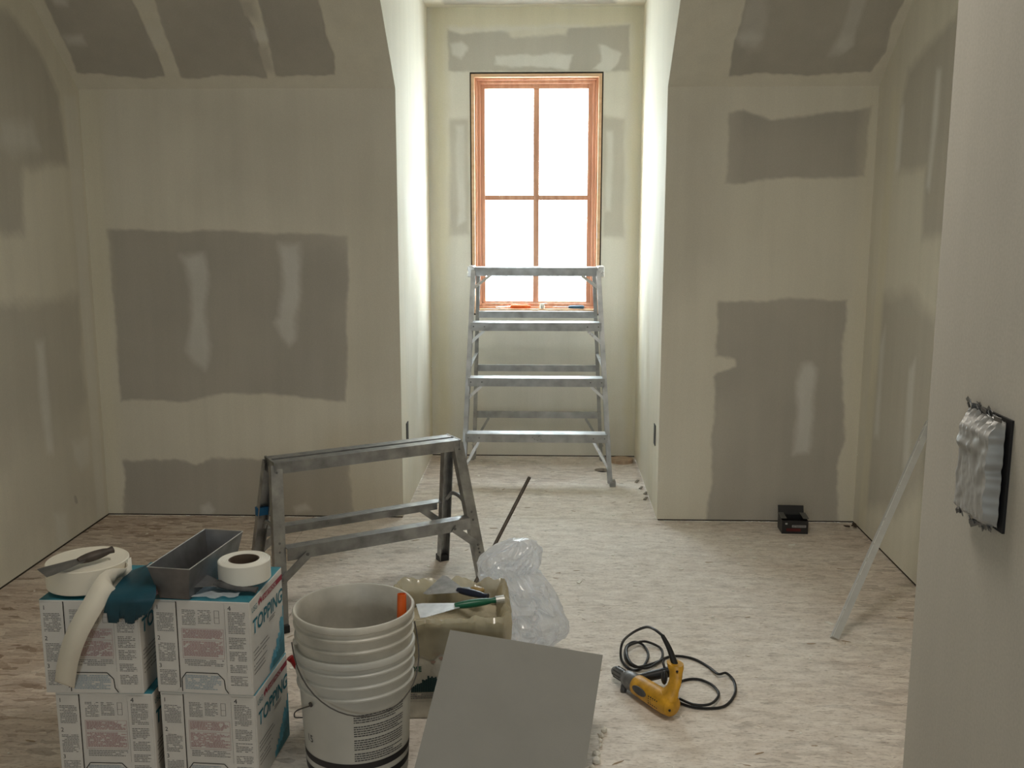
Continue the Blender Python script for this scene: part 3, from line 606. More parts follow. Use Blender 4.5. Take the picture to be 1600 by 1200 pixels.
for sy in (-1, 1):
    # top rail: ribbed tread with apron
    y0 = .034*sy
    bm = NB(); prof = [(-.024, 0), (-.024, -.042), (-.021, -.042), (-.021, -.004), (.021, -.004), (.021, -.030), (.024, -.030), (.024, 0)]+[(.024-.006*k, .0012*(k % 2)) for k in range(1, 8)]
    prof = [(p*sy*-1 if False else p, q) for p, q in prof]
    a, b = Vector((-Lh/2, y0, HS)), Vector((Lh/2, y0, HS))
    if sy < 0: a, b = b, a
    extrude(bm, prof, a, b); finish('top_rail', bm, ALUD, sh)
    zr = .285; yr = spl(sy, zr); xr = spx(1, zr)-.02
    a, b = Vector((-xr, yr, zr)), Vector((xr, yr, zr))
    if sy < 0: a, b = b, a
    bm = NB(); extrude(bm, [(-.022, 0), (-.022, -.045), (-.019, -.045), (-.019, -.004), (.026, -.004), (.026, 0)]+[(.026-.006*k, .0013*(k % 2)) for k in range(1, 8)], a, b); rg = finish('rung', bm, ALUD, sh)
    for sx in (-1, 1):
        bm = NB(); pa = Vector((sx*(xr-.075), yr+sy*.026, zr-.03)); pb = Vector((spx(sx, .17)-sx*.004, spl(sy, .17)+sy*.004, .175)); bar(bm, pa, pb, .028, .004, up=(0, 1, 0)); bq_ = finish('brace', bm, ALUD, sh); bm = NB(); rivets(bm, [pa+Vector((sx*.004, sy*.003, 0)), pb+Vector((0, sy*.003, .004))], (0, sy, 0), .006, .004); finish('rivet', bm, TOOLG, bq_, kind='stuff')
bm = NB(); box(bm, (spx(-1, .36)-.024, spl(1, .36)-.022, .345), (spx(-1, .36)+.024, spl(1, .36)+.004, .375)); finish('tape_wrap', bm, BTAPE, sh, label='band of blue tape round the far left leg')

# ------------------------------------------------------------------ boxes of joint compound
def face_M(origin, xdir, zdir=(0, 0, 1)):
    x = Vector(xdir).normalized(); z_ = Vector(zdir).normalized(); n = x.cross(z_)
    return Matrix(((x.x, z_.x, n.x, origin[0]), (x.y, z_.y, n.y, origin[1]), (x.z, z_.z, n.z, origin[2]), (0, 0, 0, 1)))
def q2(bm, M, x0, y0, x1, y1, d=.0):
    vs = [bm.verts.new(M @ Vector((x, y, d))) for x, y in ((x0, y0), (x1, y0), (x1, y1), (x0, y1))]; bm.faces.new(vs)
def lines(bm, M, x0, y0, x1, y1, step, hgt, dens=.9, rnd=random, ragged=.25):
    y = y1
    while y-hgt >= y0:
        x = x0; xe = x1-(rnd.random()*ragged*(x1-x0) if rnd.random() < .35 else 0)
        while x < xe:
            wd = rnd.uniform(.003, .009)
            if rnd.random() < dens: q2(bm, M, x, y-hgt, min(x+wd, xe), y)
            x += wd+.0011
        y -= step
BW = BH = .25
def compound_box(name, loc, rz, label, seedv, top=True, group='printed compound boxes in two stacks'):
    rnd = random.Random(seedv)
    t = thing(name, label, 'box', loc, rz, group)   # origin: front-left bottom corner
    W, D, Hh = BW, BW, BH-.001
    bm = NB(); box(bm, (0, 0, 0), (W, D, Hh)); finish('carton', bm, WCARD, t, bevel=.003)
    e = .0012
    bm = NB(); slab(bm, [(.001, .001), (W-.001, .001), (W-.001, D-.001), (.001, D-.001)], Hh-.0045, Hh+.0008)
    finish('top_panel', bm, TEAL, t, bevel=.001)
    F = face_M((0, -e*.6, 0), (1, 0, 0)); S = face_M((W+e*.6, 0, 0), (0, 1, 0))
    # front: raised side flap, tab shape and seams
    bm = NB(); slab(bm, [(.004, .006), (.052, .006), (.060, .018), (.060, Hh-.006), (.004, Hh-.006)], 0, .0018, F); finish('front_flap', bm, WCARD, t); bm = NB(); slab(bm, [(W*.745, .018), (W*.77, .004), (W-.012, .004), (W-.003, .012), (W-.003, Hh-.006), (W*.745, Hh-.006)], 0, .0010, F); finish('front_flap', bm, WCARD, t)
    bm = NB()
    for x0, y0, x1, y1 in ((.0595, .016, .0625, Hh-.004), (W*.742, .060, W*.745, Hh-.02)): q2(bm, F, x0, y0, x1, y1, .0002)
    tabp = [(.066, .006), (.066, .040), (.078, .057), (.160, .057), (.176, .040), (.178, .016), (.186, .004)]
    for (ax, ay), (bx, by) in zip(tabp[:-1], tabp[1:]):
        d = Vector((bx-ax, by-ay)).normalized(); p = Vector((-d.y, d.x))*.0011
        bm.faces.new([bm.verts.new(F @ Vector((v.x, v.y, .0004))) for v in (Vector((ax, ay))-p, Vector((bx, by))-p, Vector((bx, by))+p, Vector((ax, ay))+p)])
    finish('seam', bm, SEAM, t, kind='stuff')
    F2 = face_M((0, -.0029, 0), (1, 0, 0)); F3 = face_M((0, -.0021, 0), (1, 0, 0))
    bm = NB()
    lines(bm, F2, .010, .165, .054, .215, .0042, .0019, rnd=rnd); lines(bm, F2, .010, .085, .054, .135, .0042, .0019, rnd=rnd); lines(bm, F2, .010, .022, .054, .063, .0042, .0019, rnd=rnd)
    for ya, yb in ((.165, .222), (.125, .155), (.090, .118), (.060, .082), (.025, .052)): lines(bm, F3, W*.775, ya, W-.012, yb, .0045, .0020, rnd=rnd)
    lines(bm, F, .075, .182, .110, .224, .0042, .0016, rnd=rnd); lines(bm, F, .116, .188, .150, .224, .0042, .0016, rnd=rnd)
    lines(bm, F, .076, .073, .178, .092, .0046, .0018, rnd=rnd)
    finish('fine_print', bm, INKG, t, kind='stuff')
    bm = NB()
    for (x0, y0, x1, y1) in ((.072, .096, .180, .0968), (.072, .174, .180, .1748), (.072, .096, .0728, .174), (.1792, .096, .180, .174), (.072, .144, .180, .1447)): q2(bm, F, x0, y0, x1, y1)
    lines(bm, F, .075, .099, .177, .141, .0034, .0022, rnd=rnd); lines(bm, F, .075, .147, .177, .172, .0034, .0022, rnd=rnd); finish('warning_print', bm, INKP, t, kind='stuff')
    bm = NB(); lines(bm, F, .074, .012, .168, .050, .0044, .0024, rnd=rnd); finish('tab_print', bm, INKB, t, kind='stuff')
    bm = NB()
    for (x0, y0, x1, y1) in ((.158, .19, .159, .224), (.170, .19, .171, .224), (.158, .2232, .171, .224), (.158, .19, .171, .1908), (.158, .205, .171, .2058)): q2(bm, F, x0, y0, x1, y1)
    finish('diagram', bm, INKG, t, kind='stuff')
    for s_, (x, y) in (('1', (.009, .224)), ('2', (.009, .143)), ('3', (.009, .069))): text_mesh(s_, .016, F2 @ Matrix.Translation((x, y, 0)), INKK, t, 'numeral')
    text_mesh('4', .018, F3 @ Matrix.Translation((W*.775, .226, 0)), INKK, t, 'numeral')
    # right side: band, words, graphic
    bm = NB(); q2(bm, S, .092, .216, D-.003, .231); finish('banner', bm, INKR, t)
    text_mesh('SHEETROCK', .0145, S @ Matrix.Translation((.096, .2185, .0004)), WCARD, t, 'lettering', xs=1.25)
    text_mesh('USG', .021, S @ Matrix.Translation((.012, .214, 0)), INKT, t, 'lettering', xs=1.0)
    bm = NB()
    for k, (dx, dy) in enumerate(((0, 0), (.009, .004), (.018, 0))):
        vs = [bm.verts.new(S @ Vector((.060+dx+a, .214+dy+b, 0))) for a, b in ((0, .012), (.004, 0), (.010, .004), (.008, .018))]; bm.faces.new(vs)
    finish('emblem', bm, INKR, t, kind='stuff')
    text_mesh('TOPPING', .052, S @ Matrix.Translation((.012, .157, 0)), INKT, t, 'lettering', shear=.12, xs=1.06, bold=.0012)
    text_mesh('Ready-Mixed', .013, S @ Matrix.Translation((.014, .140, 0)), INKG, t, 'lettering') if False else None
    bm = NB(); lines(bm, S, .135, .135, .19, .150, .006, .003, rnd=rnd)
    for k, (a, b) in enumerate(((.012, .12), (.012, .13), (.012, .105), (.012, .11), (.012, .09), (.012, .095))):
        y = .112-k*.0105-(.006 if k > 2 else 0); lines(bm, S, a, y-.0062, b, y, .02, .0030, .95, rnd, 0)
    finish('fine_print', bm, INKG, t, kind='stuff')
    bm = NB(); x = .125; k = 0
    while x < D-.004:
        f = (x-.12)/(D-.12); h = (.02+.135*f**1.3)*rnd.uniform(.72, 1.0); wd = rnd.uniform(.003, .009); q2(bm, S, x, .006, min(x+wd, D-.003), .006+h); x += wd+.0004
    finish('skyline_graphic', bm, INKS, t, kind='stuff')
    bm = NB(); x = .150
    while x < D-.004:
        f = (x-.12)/(D-.12); h = (.01+.085*f**1.5)*rnd.uniform(.5, 1.0); wd = rnd.uniform(.004, .010); q2(bm, S, x, .006, min(x+wd, D-.003), .006+h, .0003); x += wd+.001
    finish('skyline_graphic', bm, TEAL, t, kind='stuff')
    return t
rr = math.radians(-3.2)
compound_box('compound_box', (-.978, 2.322, 0), rr, 'white printed TOPPING box on the floor at the bottom of the right stack', 1)
compound_box('compound_box', (-.981, 2.318, BH), rr, 'white printed TOPPING box with teal top carrying the long mud pan', 2)
compound_box('compound_box', (-1.243, 2.309, 0), math.radians(0), 'white printed box on the floor at the bottom of the left stack', 3)
lb = compound_box('compound_box', (-1.262, 2.303, BH), math.radians(.5), 'white printed box with torn teal flap, under the big tape roll', 4)
# torn teal flap of the upper left box, bent over its front edge
bm = NB(); nu, nv = 72, 16
P0 = np.array([(-1.076, 2.431, 0.545), (-1.004, 2.397, 0.56), (-0.956, 2.295, 0.515), (-0.994, 2.354, 0.46)])
Ltop, Rtop, = Vector((-1.084, 2.424, 0.53)), Vector((-1.006, 2.393, 0.565))
Lmid, Rmid = Vector((-1.073, 2.29, 0.522)), Vector((-0.956, 2.285, 0.526))
Lbot, Rbot = Vector((-1.091, 2.283, 0.475)), Vector((-0.98, 2.285, 0.469))
tip = [0, 0, 10, 10, 10, 10, 10, 9, 5, 4, 5, 9, 10, 10, 10, 9, 6, 5, 3, 2, 0, 0, -1, -2]
def flap_pt(u, v):
    L_ = smooth_path([Ltop, Lmid, Lbot], 10); R_ = smooth_path([Rtop, Rmid, Rbot], 10)
    i = v*20; a = L_[min(int(i), 20)].lerp(L_[min(int(i)+1, 20)], i-int(i)); b = R_[min(int(i), 20)].lerp(R_[min(int(i)+1, 20)], i-int(i))
    p = a.lerp(b, u); p.y += -.012*math.sin(PI*u)*math.sin(PI*v); return p
grid = []
for i in range(nu):
    row = []
    for j in range(nv):
        u, v = i/(nu-1), j/(nv-1); p = flap_pt(u, v)
        if v > .7: 
            e = tip[min(int(u*23), 23)]*.0025; p.z -= e*(v-.7)/.3
        row.append(bm.verts.new(p))
    grid.append(row)
for i in range(nu-1):
    for j in range(nv-1): bm.faces.new((grid[i][j], grid[i+1][j], grid[i+1][j+1], grid[i][j+1]))
fo = finish('torn_flap', bm, TEALD, None, smooth=True, label='dark teal torn lid flap with scalloped edge')
fo.parent = lb; fo.matrix_parent_inverse = (Matrix.Translation(lb.location) @ Matrix.Rotation(lb.rotation_euler.z, 4, 'Z')).inverted()
sm = fo.modifiers.new('thickness', 'SOLIDIFY'); sm.thickness = .003
bm = NB(); box(bm, (.19, .03, BH), (.235, .24, BH+.012)); finish('inner_flap', bm, TEAL, lb)

# ------------------------------------------------------------------ mud pans
def mud_pan(label, loc, rz, L=.30, wt=.112, wb=.078, h=.088):
    t = thing('mud_pan', label, 'pan', loc, rz, group='steel mud pans')
    bm = NB(); th = .0025
    def shell(o):
        B = [(-wb/2+o, .022+o), (wb/2-o, .022+o), (wb/2-o, L-.022-o), (-wb/2+o, L-.022-o)]; T = [(-wt/2+o, o), (wt/2-o, o), (wt/2-o, L-o), (-wt/2+o, L-o)]
        return [bm.verts.new((x, y, o)) for x, y in B], [bm.verts.new((x, y, h)) for x, y in T]
    b0, t0 = shell(0); b1, t1 = shell(th)
    bm.faces.new(b0[::-1]); bm.faces.new(b1)
    for i in range(4):
        j = (i+1) % 4; bm.faces.new((b0[i], b0[j], t0[j], t0[i])); bm.faces.new((b1[j], b1[i], t1[i], t1[j])); bm.faces.new((t0[i], t0[j], t1[j], t1[i]))
    finish('trough', bm, STEEL, t)
    bm = NB(); pts = [(-wt/2, 0, h), (wt/2, 0, h), (wt/2, L, h), (-wt/2, L, h)]; tube(bm, pts, .0013, 6, closed=True); finish('rim', bm, GALV, t, label='bright worn rim edge')
    return t
mud_pan('long grey steel mud pan on top of the right box stack', (-.925, 2.292, .502), math.radians(-8))
mud_pan('grey steel mud pan on the floor between the boxes and the bucket', (-.615, 2.62, .0), math.radians(-8), L=.28, wt=.13, h=.085)

# ------------------------------------------------------------------ tape rolls
def roll(label, loc, r, ri, h, m):
    t = thing('tape_roll', label, 'tape', group='rolls of joint tape')
    t.location = loc
    prof = [(ri, 0), (r-.002, 0), (r, .002), (r, h-.002), (r-.002, h)]
    k = 14
    for i in range(1, k): prof.append((r-(r-ri)*i/k, h-(.0009 if i % 2 else 0)))
    prof.append((ri, h))
    bm = NB(); lathe(bm, prof, 64, closed=True); finish('paper_winding', bm, m, t, smooth=True)
    bm = NB(); lathe(bm, [(ri-.003, .001), (ri, .001), (ri, h-.001), (ri-.003, h-.001)], 48, closed=True); finish('core', bm, KRAFT, t, smooth=True)
    return t
roll('small white roll of joint tape with a dark open core', (-.774, 2.412, .521), .066, .039, .052, TAPEW)
big = roll('big cream roll of joint tape with its end hanging down the box', (-1.180, 2.405, .508), .101, .020, .062, TAPE)
# hanging tail
cpts = [(-1.0760, 2.430, .541), (-1.0750, 2.392, .538), (-1.089, 2.318, 0.544), (-1.11, 2.275, 0.501), (-1.148, 2.258, 0.431), (-1.18, 2.268, 0.359), (-1.212, 2.3, 0.274)]
path = smooth_path(cpts, 8); bm = NB(); prev = None
for i, p in enumerate(path):
    f = i/(len(path)-1)
    d = (path[min(i+1, len(path)-1)]-path[max(i-1, 0)]).normalized()
    wv = d.cross(Vector((0, 1, 0)) if f > .25 else Vector((-.35, 1, 0)).lerp(Vector((0, 1, 0)), f*4)).normalized()
    if f < .2: wv = Vector((0, 0, 1)).lerp(wv if wv.z > 0 else -wv, f/.2).normalized()
    if prev and wv.dot(pw) < 0: wv = -wv
    pw = wv
    hw = .026
    a = bm.verts.new(p-Vector(big.location)+wv*hw); b = bm.verts.new(p-Vector(big.location)-wv*hw)
    if prev: bm.faces.new((prev[0], prev[1], b, a))
    prev = (a, b)
to = finish('loose_tail', bm, TAPE, big, smooth=True); so = to.modifiers.new('thickness', 'SOLIDIFY'); so.thickness = .0012

# ------------------------------------------------------------------ knives
def knife(name, label, cat, blade_l, w0, w1, hl, mb, mh, M, hw=.026, ht=.020, cap=None, hook=False):
    """local: y=0 at ferrule, blade towards -y (w0 at ferrule, w1 at tip), handle towards +y"""
    t = thing(name, label, cat); t.matrix_world = M
    t.location = M.to_translation(); t.rotation_euler = M.to_euler()
    bm = NB(); slab(bm, [(-w0/2, .0), (w0/2, .0), (w0*.6, -blade_l*.12), (w1/2, -blade_l*.85), (w1/2, -blade_l), (-w1/2, -blade_l), (-w1/2, -blade_l*.85), (-w0*.6, -blade_l*.12)], -.0006, .0006); finish('blade', bm, mb, t)
    bm = NB(); n = 12; rings = []
    for k in range(9):
        f = k/8; s = (.62+.38*math.sin(PI*min(1, f*1.15))**.7) if f < .95 else .75; s = max(s, .55)
        rings.append([bm.verts.new((hw/2*s*math.cos(2*PI*q/n), -.012+hl*f, ht/2*s*math.sin(2*PI*q/n))) for q in range(n)])
    for k in range(8):
        for q in range(n): bm.faces.new((rings[k][q], rings[k][(q+1) % n], rings[k+1][(q+1) % n], rings[k+1][q]))
    bm.faces.new(rings[0][::-1]); bm.faces.new(rings[-1]); finish('handle', bm, mh, t, smooth=True)
    if cap:
        bm = NB(); tube(bm, [(0, hl-.014, 0), (0, hl+.012, 0)], .5*ht*.95, 12); finish('butt_cap', bm, cap, t)
    return t
def place(p_from, p_to, roll_=0, at_=0.0, up=(0, 0, 1)):
    """matrix with +y axis running p_from(tip of blade)->p_to(end of handle), origin at fraction at_"""
    a, b = Vector(p_from), Vector(p_to); y = (b-a).normalized(); x = y.cross(Vector(up)).normalized(); z = x.cross(y)
    o = a.lerp(b, at_); R_ = Matrix(((x.x, y.x, z.x, o.x), (x.y, y.y, z.y, o.y), (x.z, y.z, z.z, o.z), (0, 0, 0, 1)))
    return R_ @ Matrix.Rotation(roll_, 4, 'Y')
K1a, K1b = Vector((-1.233, 2.285, 0.575)), Vector((-1.102, 2.412, 0.588))
knife('putty_knife', 'worn putty knife with dark handle lying on the big tape roll', 'putty knife', .100, .032, .072, .088, STEEL, mat('grimy_brown_handle', (.07, .055, .045), .6, 0, .4, 40), place(K1a+Vector((0, 0, .002)), K1b+Vector((0, 0, .010)), 0, .52), .032, .024)
knife('taping_knife', 'dark grey taping knife wedged under the small tape roll', 'taping knife', .10, .03, .10, .11, STEEL, DARKG, place((-0.894, 2.362, 0.535), (-0.725, 2.353, 0.512), .12, .42), .034, .018)
bm = NB(); gx = []
for i in range(12):
    row = []
    for j in range(8):
        x = -.905+.012*i+.004*j; y = 2.318+.010*j; z = .5025+.004+.006*noise.noise(Vector((x*40, y*40, 3)))+.004*noise.noise(Vector((x*90, y*90, 8))); row.append(bm.verts.new((x+.004*math.sin(j*2.), y+.004*math.sin(i*1.7), z)))
    gx.append(row)
for i in range(11):
    for j in range(7): bm.faces.new((gx[i][j], gx[i+1][j], gx[i+1][j+1], gx[i][j+1]))
tag(finish('plastic_scrap', bm, PLASTIC, smooth=True), 'crinkled clear plastic scrap on the teal box top beside the pan', 'plastic')

# red-handled taping knife standing in the floor pan
knife('taping_knife', 'red-handled taping knife standing in the pan between boxes and bucket', 'taping knife', .13, .035, .12, .12, STEELL, RED, place((-.61, 2.70, .022), (-0.731, 2.665, 0.179), 0, .50, up=(.25, 1, 0)), .032, .024)

# ------------------------------------------------------------------ buckets
BX, BY = -.487, 2.383
def bucket(label, z0, label_print, m):
    t = thing('bucket', label, 'bucket', (BX, BY, z0), group='nested buckets')
    H_ = .372; r0, r1 = .129, .149
    def R(z): return r0+(r1-r0)*z/H_
    out = [(0, 0), (r0-.006, 0), (r0-.002, .003), (R(.02), .02)]
    for z in (.10, .20, .262): out.append((R(z), z))
    for z in (.268, .300, .332):      # collar rings
        out += [(R(z)+.0005, z), (R(z)+.0065, z+.004), (R(z)+.0065, z+.008), (R(z)+.0015, z+.012)]
    out += [(R(H_-.014), H_-.020), (r1+.004, H_-.016), (r1+.0055, H_-.004), (r1+.003, H_), (r1-.002, H_), (r1-.005, H_-.006), (R(.30)-.004, .30), (R(.04)-.004, .04), (r0-.01, .012), (0, .010)]
    bm = NB(); lathe(bm, out, 72); finish('shell', bm, m, t, smooth=True)
    return t, R
outer_b, Rb = bucket('lower white bucket with printed text and black bands, on the floor', 0, True, PAIL2)
inner_b, _ = bucket('upper empty white bucket nested in the lower one, mud-smeared', .092, False, PAIL)
def on_cyl(Rf, a, z, d=.0006): r = Rf(z)+d; return Vector((r*math.cos(a), r*math.sin(a), z))
# bands
for z0, z1 in ((.083, .101), (.048, .067)):
    bm = NB(); n = 72; A = [bm.verts.new(on_cyl(Rb, 2*PI*k/n, z0)) for k in range(n)]; B = [bm.verts.new(on_cyl(Rb, 2*PI*k/n, z1)) for k in range(n)]
    for k in range(n): bm.faces.new((A[k], A[(k+1) % n], B[(k+1) % n], B[k]))
    finish('black_band', bm, BAND, outer_b, smooth=True)
bm = NB(); rnd = random.Random(5); z = .232
para = 0
while z > .108:
    a = math.radians(-82); ae = math.radians(-24)-(rnd.random()*.3 if para % 4 == 3 else 0)
    if para % 5 == 4: z -= .006
    while a < ae:
        wd = rnd.uniform(.02, .07)
        vs = [bm.verts.new(on_cyl(Rb, q, zz)) for q, zz in ((a, z), (min(a+wd, ae), z), (min(a+wd, ae), z+.0026), (a, z+.0026))]; bm.faces.new(vs); a += wd+.010
    z -= .0062; para += 1
finish('fine_print', bm, INKK, outer_b)
def cyl_text(s, size, a0, z0, m, parent, Rf, name='lettering'):
    c = text_mesh(s, size, Matrix.Identity(4), m, parent, name)
    for v in c.data.vertices:
        a = a0+v.co.x/.14; v.co = on_cyl(Rf, a, z0+v.co.y)
cyl_text('15', .028, math.radians(-143), .138, INKK, outer_b, Rb)
# inner bail: ears and hanging wire
ears = [on_cyl(_, math.radians(a), .30, .002) for a in (206, 26)]
for e in ears:
    bm = NB(); d = Vector((e.x, e.y, 0)).normalized(); tube(bm, [e, e+d*.010], .008, 12); finish('ear', bm, PAIL, inner_b)
pts = []
for k in range(25):
    f = k/24; a = math.radians(206+180*f); r = .149+.012+.006*math.sin(PI*f); z = .30-.15*math.sin(PI*f)**.8
    if .40 < f < .6: pass
    pts.append((r*math.cos(a), r*math.sin(a), z))
bm = NB(); tube(bm, pts, .0018, 8); finish('bail', bm, WIRE, inner_b, smooth=True)
e0 = on_cyl(Rb, math.radians(232), .245, .004); bm = NB(); tube(bm, [e0, e0+Vector((-.002, -.004, .010))], .004, 8); tube(bm, smooth_path([e0+Vector((-.003, -.008, .004)), on_cyl(Rb, math.radians(212), .215, .02), on_cyl(Rb, math.radians(192), .17, .02), on_cyl(Rb, math.radians(172), .14, .015)], 6), .0018, 8); finish('bail', bm, WIRE, outer_b, smooth=True)
# orange handle sticking up inside the bucket
oh = thing('scraper', 'orange hollow handle of a tool standing inside the upper bucket', 'scraper', (-.372, 2.385, .115))
bm = NB(); d1 = Vector((-0.37, 2.425, 0.478))-Vector((-.372, 2.385, .115)); lo_ = d1*.45
pth = [lo_+(d1-lo_)*f for f in (0, .25, .5, .75, 1)]; tube(bm, pth, [.010, .012, .0125, .0125, .0118], 16, cap=False); tube(bm, pth[::-1], [.0098, .0105, .0105, .010, .0085], 16, cap=False)
tube(bm, [pth[-1]-d1*.004, pth[-1]], [.0118, .0098], 16, cap=False)
finish('handle', bm, ORANGE, oh, smooth=True)
bm = NB(); bar(bm, (0, 0, 0), lo_, .03, .002); finish('blade', bm, STEELL, oh)

# ------------------------------------------------------------------ opened box with liner
OBX, OBY, OBW, OBD, OBH = -.430, 2.660, .320, .27, .285
ob = thing('open_compound_box', 'open mud-stained box with plastic liner and knives on top, behind the bucket', 'box', (OBX, OBY, 0), math.radians(5))
bm = NB(); t_ = .004
for lo, hi in (((0, 0, 0), (OBW, t_, OBH)), ((0, OBD-t_, 0), (OBW, OBD, OBH)), ((0, t_, 0), (t_, OBD-t_, OBH)), ((OBW-t_, t_, 0), (OBW, OBD-t_, OBH)), ((0, 0, 0), (OBW, OBD, .004))): box(bm, lo, hi)
finish('carton', bm, CREAMB, ob)
bm = NB(); n = 26; g = []
for i in range(n):
    row = []
    for j in range(n):
        x = .006+(OBW-.012)*i/(n-1); y = .006+(OBD-.012)*j/(n-1); z = OBH-.045+.02*noise.noise(Vector((x*14, y*14, 1)))+.008*noise.noise(Vector((x*45, y*45, 2))); row.append(bm.verts.new((x, y, z)))
    g.append(row)
for i in range(n-1):
    for j in range(n-1): bm.faces.new((g[i][j], g[i+1][j], g[i+1][j+1], g[i][j+1]))
finish('compound_fill', bm, COMPOUND, ob, smooth=True)
# crumpled liner folded over the rim
bm = NB(); n = 200; prof = [(-.014, -.05), (-.010, -.02), (-.004, .004), (.002, .018), (.010, .024), (.018, .012), (.020, -.012), (.016, -.05), (.012, -.10)]
rings = []
def rimpt(f):
    P = 2*(OBW+OBD); s = f*P
    if s < OBW: return Vector((s, 0)), Vector((0, -1))
    s -= OBW
    if s < OBD: return Vector((OBW, s)), Vector((1, 0))
    s -= OBD
    if s < OBW: return Vector((OBW-s, OBD)), Vector((0, 1))
    s -= OBW; return Vector((0, OBD-s)), Vector((-1, 0))
for k in range(n):
    f = k/n; p, nn = rimpt(f); c = (p-Vector((OBW/2, OBD/2)))*.97+Vector((OBW/2, OBD/2)); row = []
    a1 = noise.noise(Vector((f*60, 0, 0))); a2 = noise.noise(Vector((f*22, 5, 0)))
    front = f < OBW/(2*(OBW+OBD))
    for q, (o, z) in enumerate(prof):
        o2 = o*(1+.5*a1)+.006*noise.noise(Vector((f*90, q*.7, 3))); z2 = z*(1+.5*a2)+.008*noise.noise(Vector((f*70, q*.6, 9)))
        if front and q > 5: o2 = min(o2, .006)+.001; 
        row.append(bm.verts.new((c.x+nn.x*o2, c.y+nn.y*o2, OBH+z2+.004+(.022*(a2+.3) if not front else -.004))))
    rings.append(row)
for k in range(n):
    A, B = rings[k], rings[(k+1) % n]
    for q in range(len(prof)-1): bm.faces.new((A[q], B[q], B[q+1], A[q+1]))
finish('plastic_liner', bm, LINER, ob, smooth=True)
FO = face_M((0, -.0012, 0), (1, 0, 0))
text_mesh('ALL PURPOSE', .026, FO @ Matrix.Translation((-.133, .150, 0)) , mat('green_print', (.02, .10, .07), .7), ob, 'lettering', xs=.93) if False else None
text_mesh('PURPOSE', .022, FO @ Matrix.Translation((.004, .147, 0)), mat('green_print', (.02, .10, .07), .7), ob, 'lettering', xs=.80, bold=.0006)
bm = NB(); rnd = random.Random(3); x = .040
while x < .26:
    h = .012+.038*min(1, (x-.04)/.05)*rnd.uniform(.7, 1); q2(bm, FO, x, .083, x+.005, .083+h); x += .0053
finish('skyline_graphic', bm, mat('dark_green_print', (.008, .035, .035), .7), ob)
bm = NB(); q2(bm, FO, .003, .055, .23, .0558); lines(bm, FO, .01, .062, .2, .078, .006, .003, rnd=rnd); finish('fine_print', bm, INKG, ob)
bm = NB()
for (x, z, r) in ((.12, .20, .010), (.135, .185, .008), (.15, .205, .011), (.11, .175, .007)):
    vs = [bm.verts.new(FO @ Vector((x+r*math.cos(a)*(1+.3*math.sin(3*a)), z+r*.7*math.sin(a), 0))) for a in [2*PI*k/14 for k in range(14)]]; bm.faces.new(vs)
finish('rust_stain', bm, mat('reddish_stain', (.36, .25, .20), .8), ob)

ZT = OBH+.03
knife('putty_knife', 'wide grey-bladed knife with navy handle on the open box', 'putty knife', .105, .03, .105, .11, STEELL, NAVY, place((-0.355, 2.906, 0.32), (-0.162, 2.791, 0.325), .25, .52), .026, .022)
knife('putty_knife', 'putty knife with green handle and steel butt cap lying on the open box rim', 'putty knife', .120, .03, .085, .125, mat('pale_blade_steel', (.62, .64, .68), .35, .6, .2, 30), GREEN, place((-0.381, 2.714, 0.308), (-0.124, 2.785, 0.322), .1, .50), .028, .024, cap=GALV)
cpt = Vector((-0.206, 2.868, 0.318)); sc2 = thing('scraper', 'small scraper with brass-brown handle lying between the two knives', 'scraper', cpt)
bm = NB(); bmesh.ops.create_uvsphere(bm, u_segments=16, v_segments=10, radius=1)
for v in bm.verts: v.co = Matrix.Rotation(-.35, 4, 'Z') @ Vector((v.co.x*.024, v.co.y*.016, v.co.z*.009))
finish('handle', bm, TAN, sc2, smooth=True)
bm = NB(); bar(bm, (-.018, .006, 0), (-.07, .024, -.008), .024, .0015); finish('blade', bm, STEEL, sc2)

# leaning rod
rb_ = Vector((-0.363, 3.004, 0.0)); rod = thing('steel_rod', 'thin dark rod sticking up at a slant behind the open box', 'rod', rb_)
bm = NB(); tube(bm, [(0, 0, 0), Vector((-0.058, 3.45, 0.514))-rb_], .0062, 10); finish('shaft', bm, mat('dark_rod_metal', (.10, .085, .07), .5, .4, .3, 60), rod, smooth=True)

# ------------------------------------------------------------------ clear plastic bag
bm = NB()
#           z      xl     xr    yc    dy
sec = [(0.425, -0.106, -0.053, 3.03, 0.018), (0.414, -0.134, -0.028, 3.03, 0.035), (0.386, -0.184, -0.014, 3.03, 0.05), (0.347, -0.217, -0.014, 3.03, 0.055), (0.315, -0.217, -0.028, 3.03, 0.045), (0.278, -0.209, 0.009, 3.03, 0.055), (0.235, -0.197, 0.042, 3.03, 0.06), (0.181, -0.172, 0.065, 3.03, 0.07), (0.13, -0.172, 0.08, 3.03, 0.075), (0.1, -0.172, 0.068, 3.03, 0.07), (0.071, -0.172, 0.031, 3.03, 0.065), (-0.007, -0.173, -0.002, 3.03, 0.06)]
sec.append((.0, sec[-1][1]+.0, sec[-1][2]-.01, 3.03, .06))
n = 120; rings = []
fine = []
for i in range(len(sec)-1):
    for k in range(5): fine.append([sec[i][q]+(sec[i+1][q]-sec[i][q])*k/5 for q in range(5)])
fine.append(list(sec[-1]))
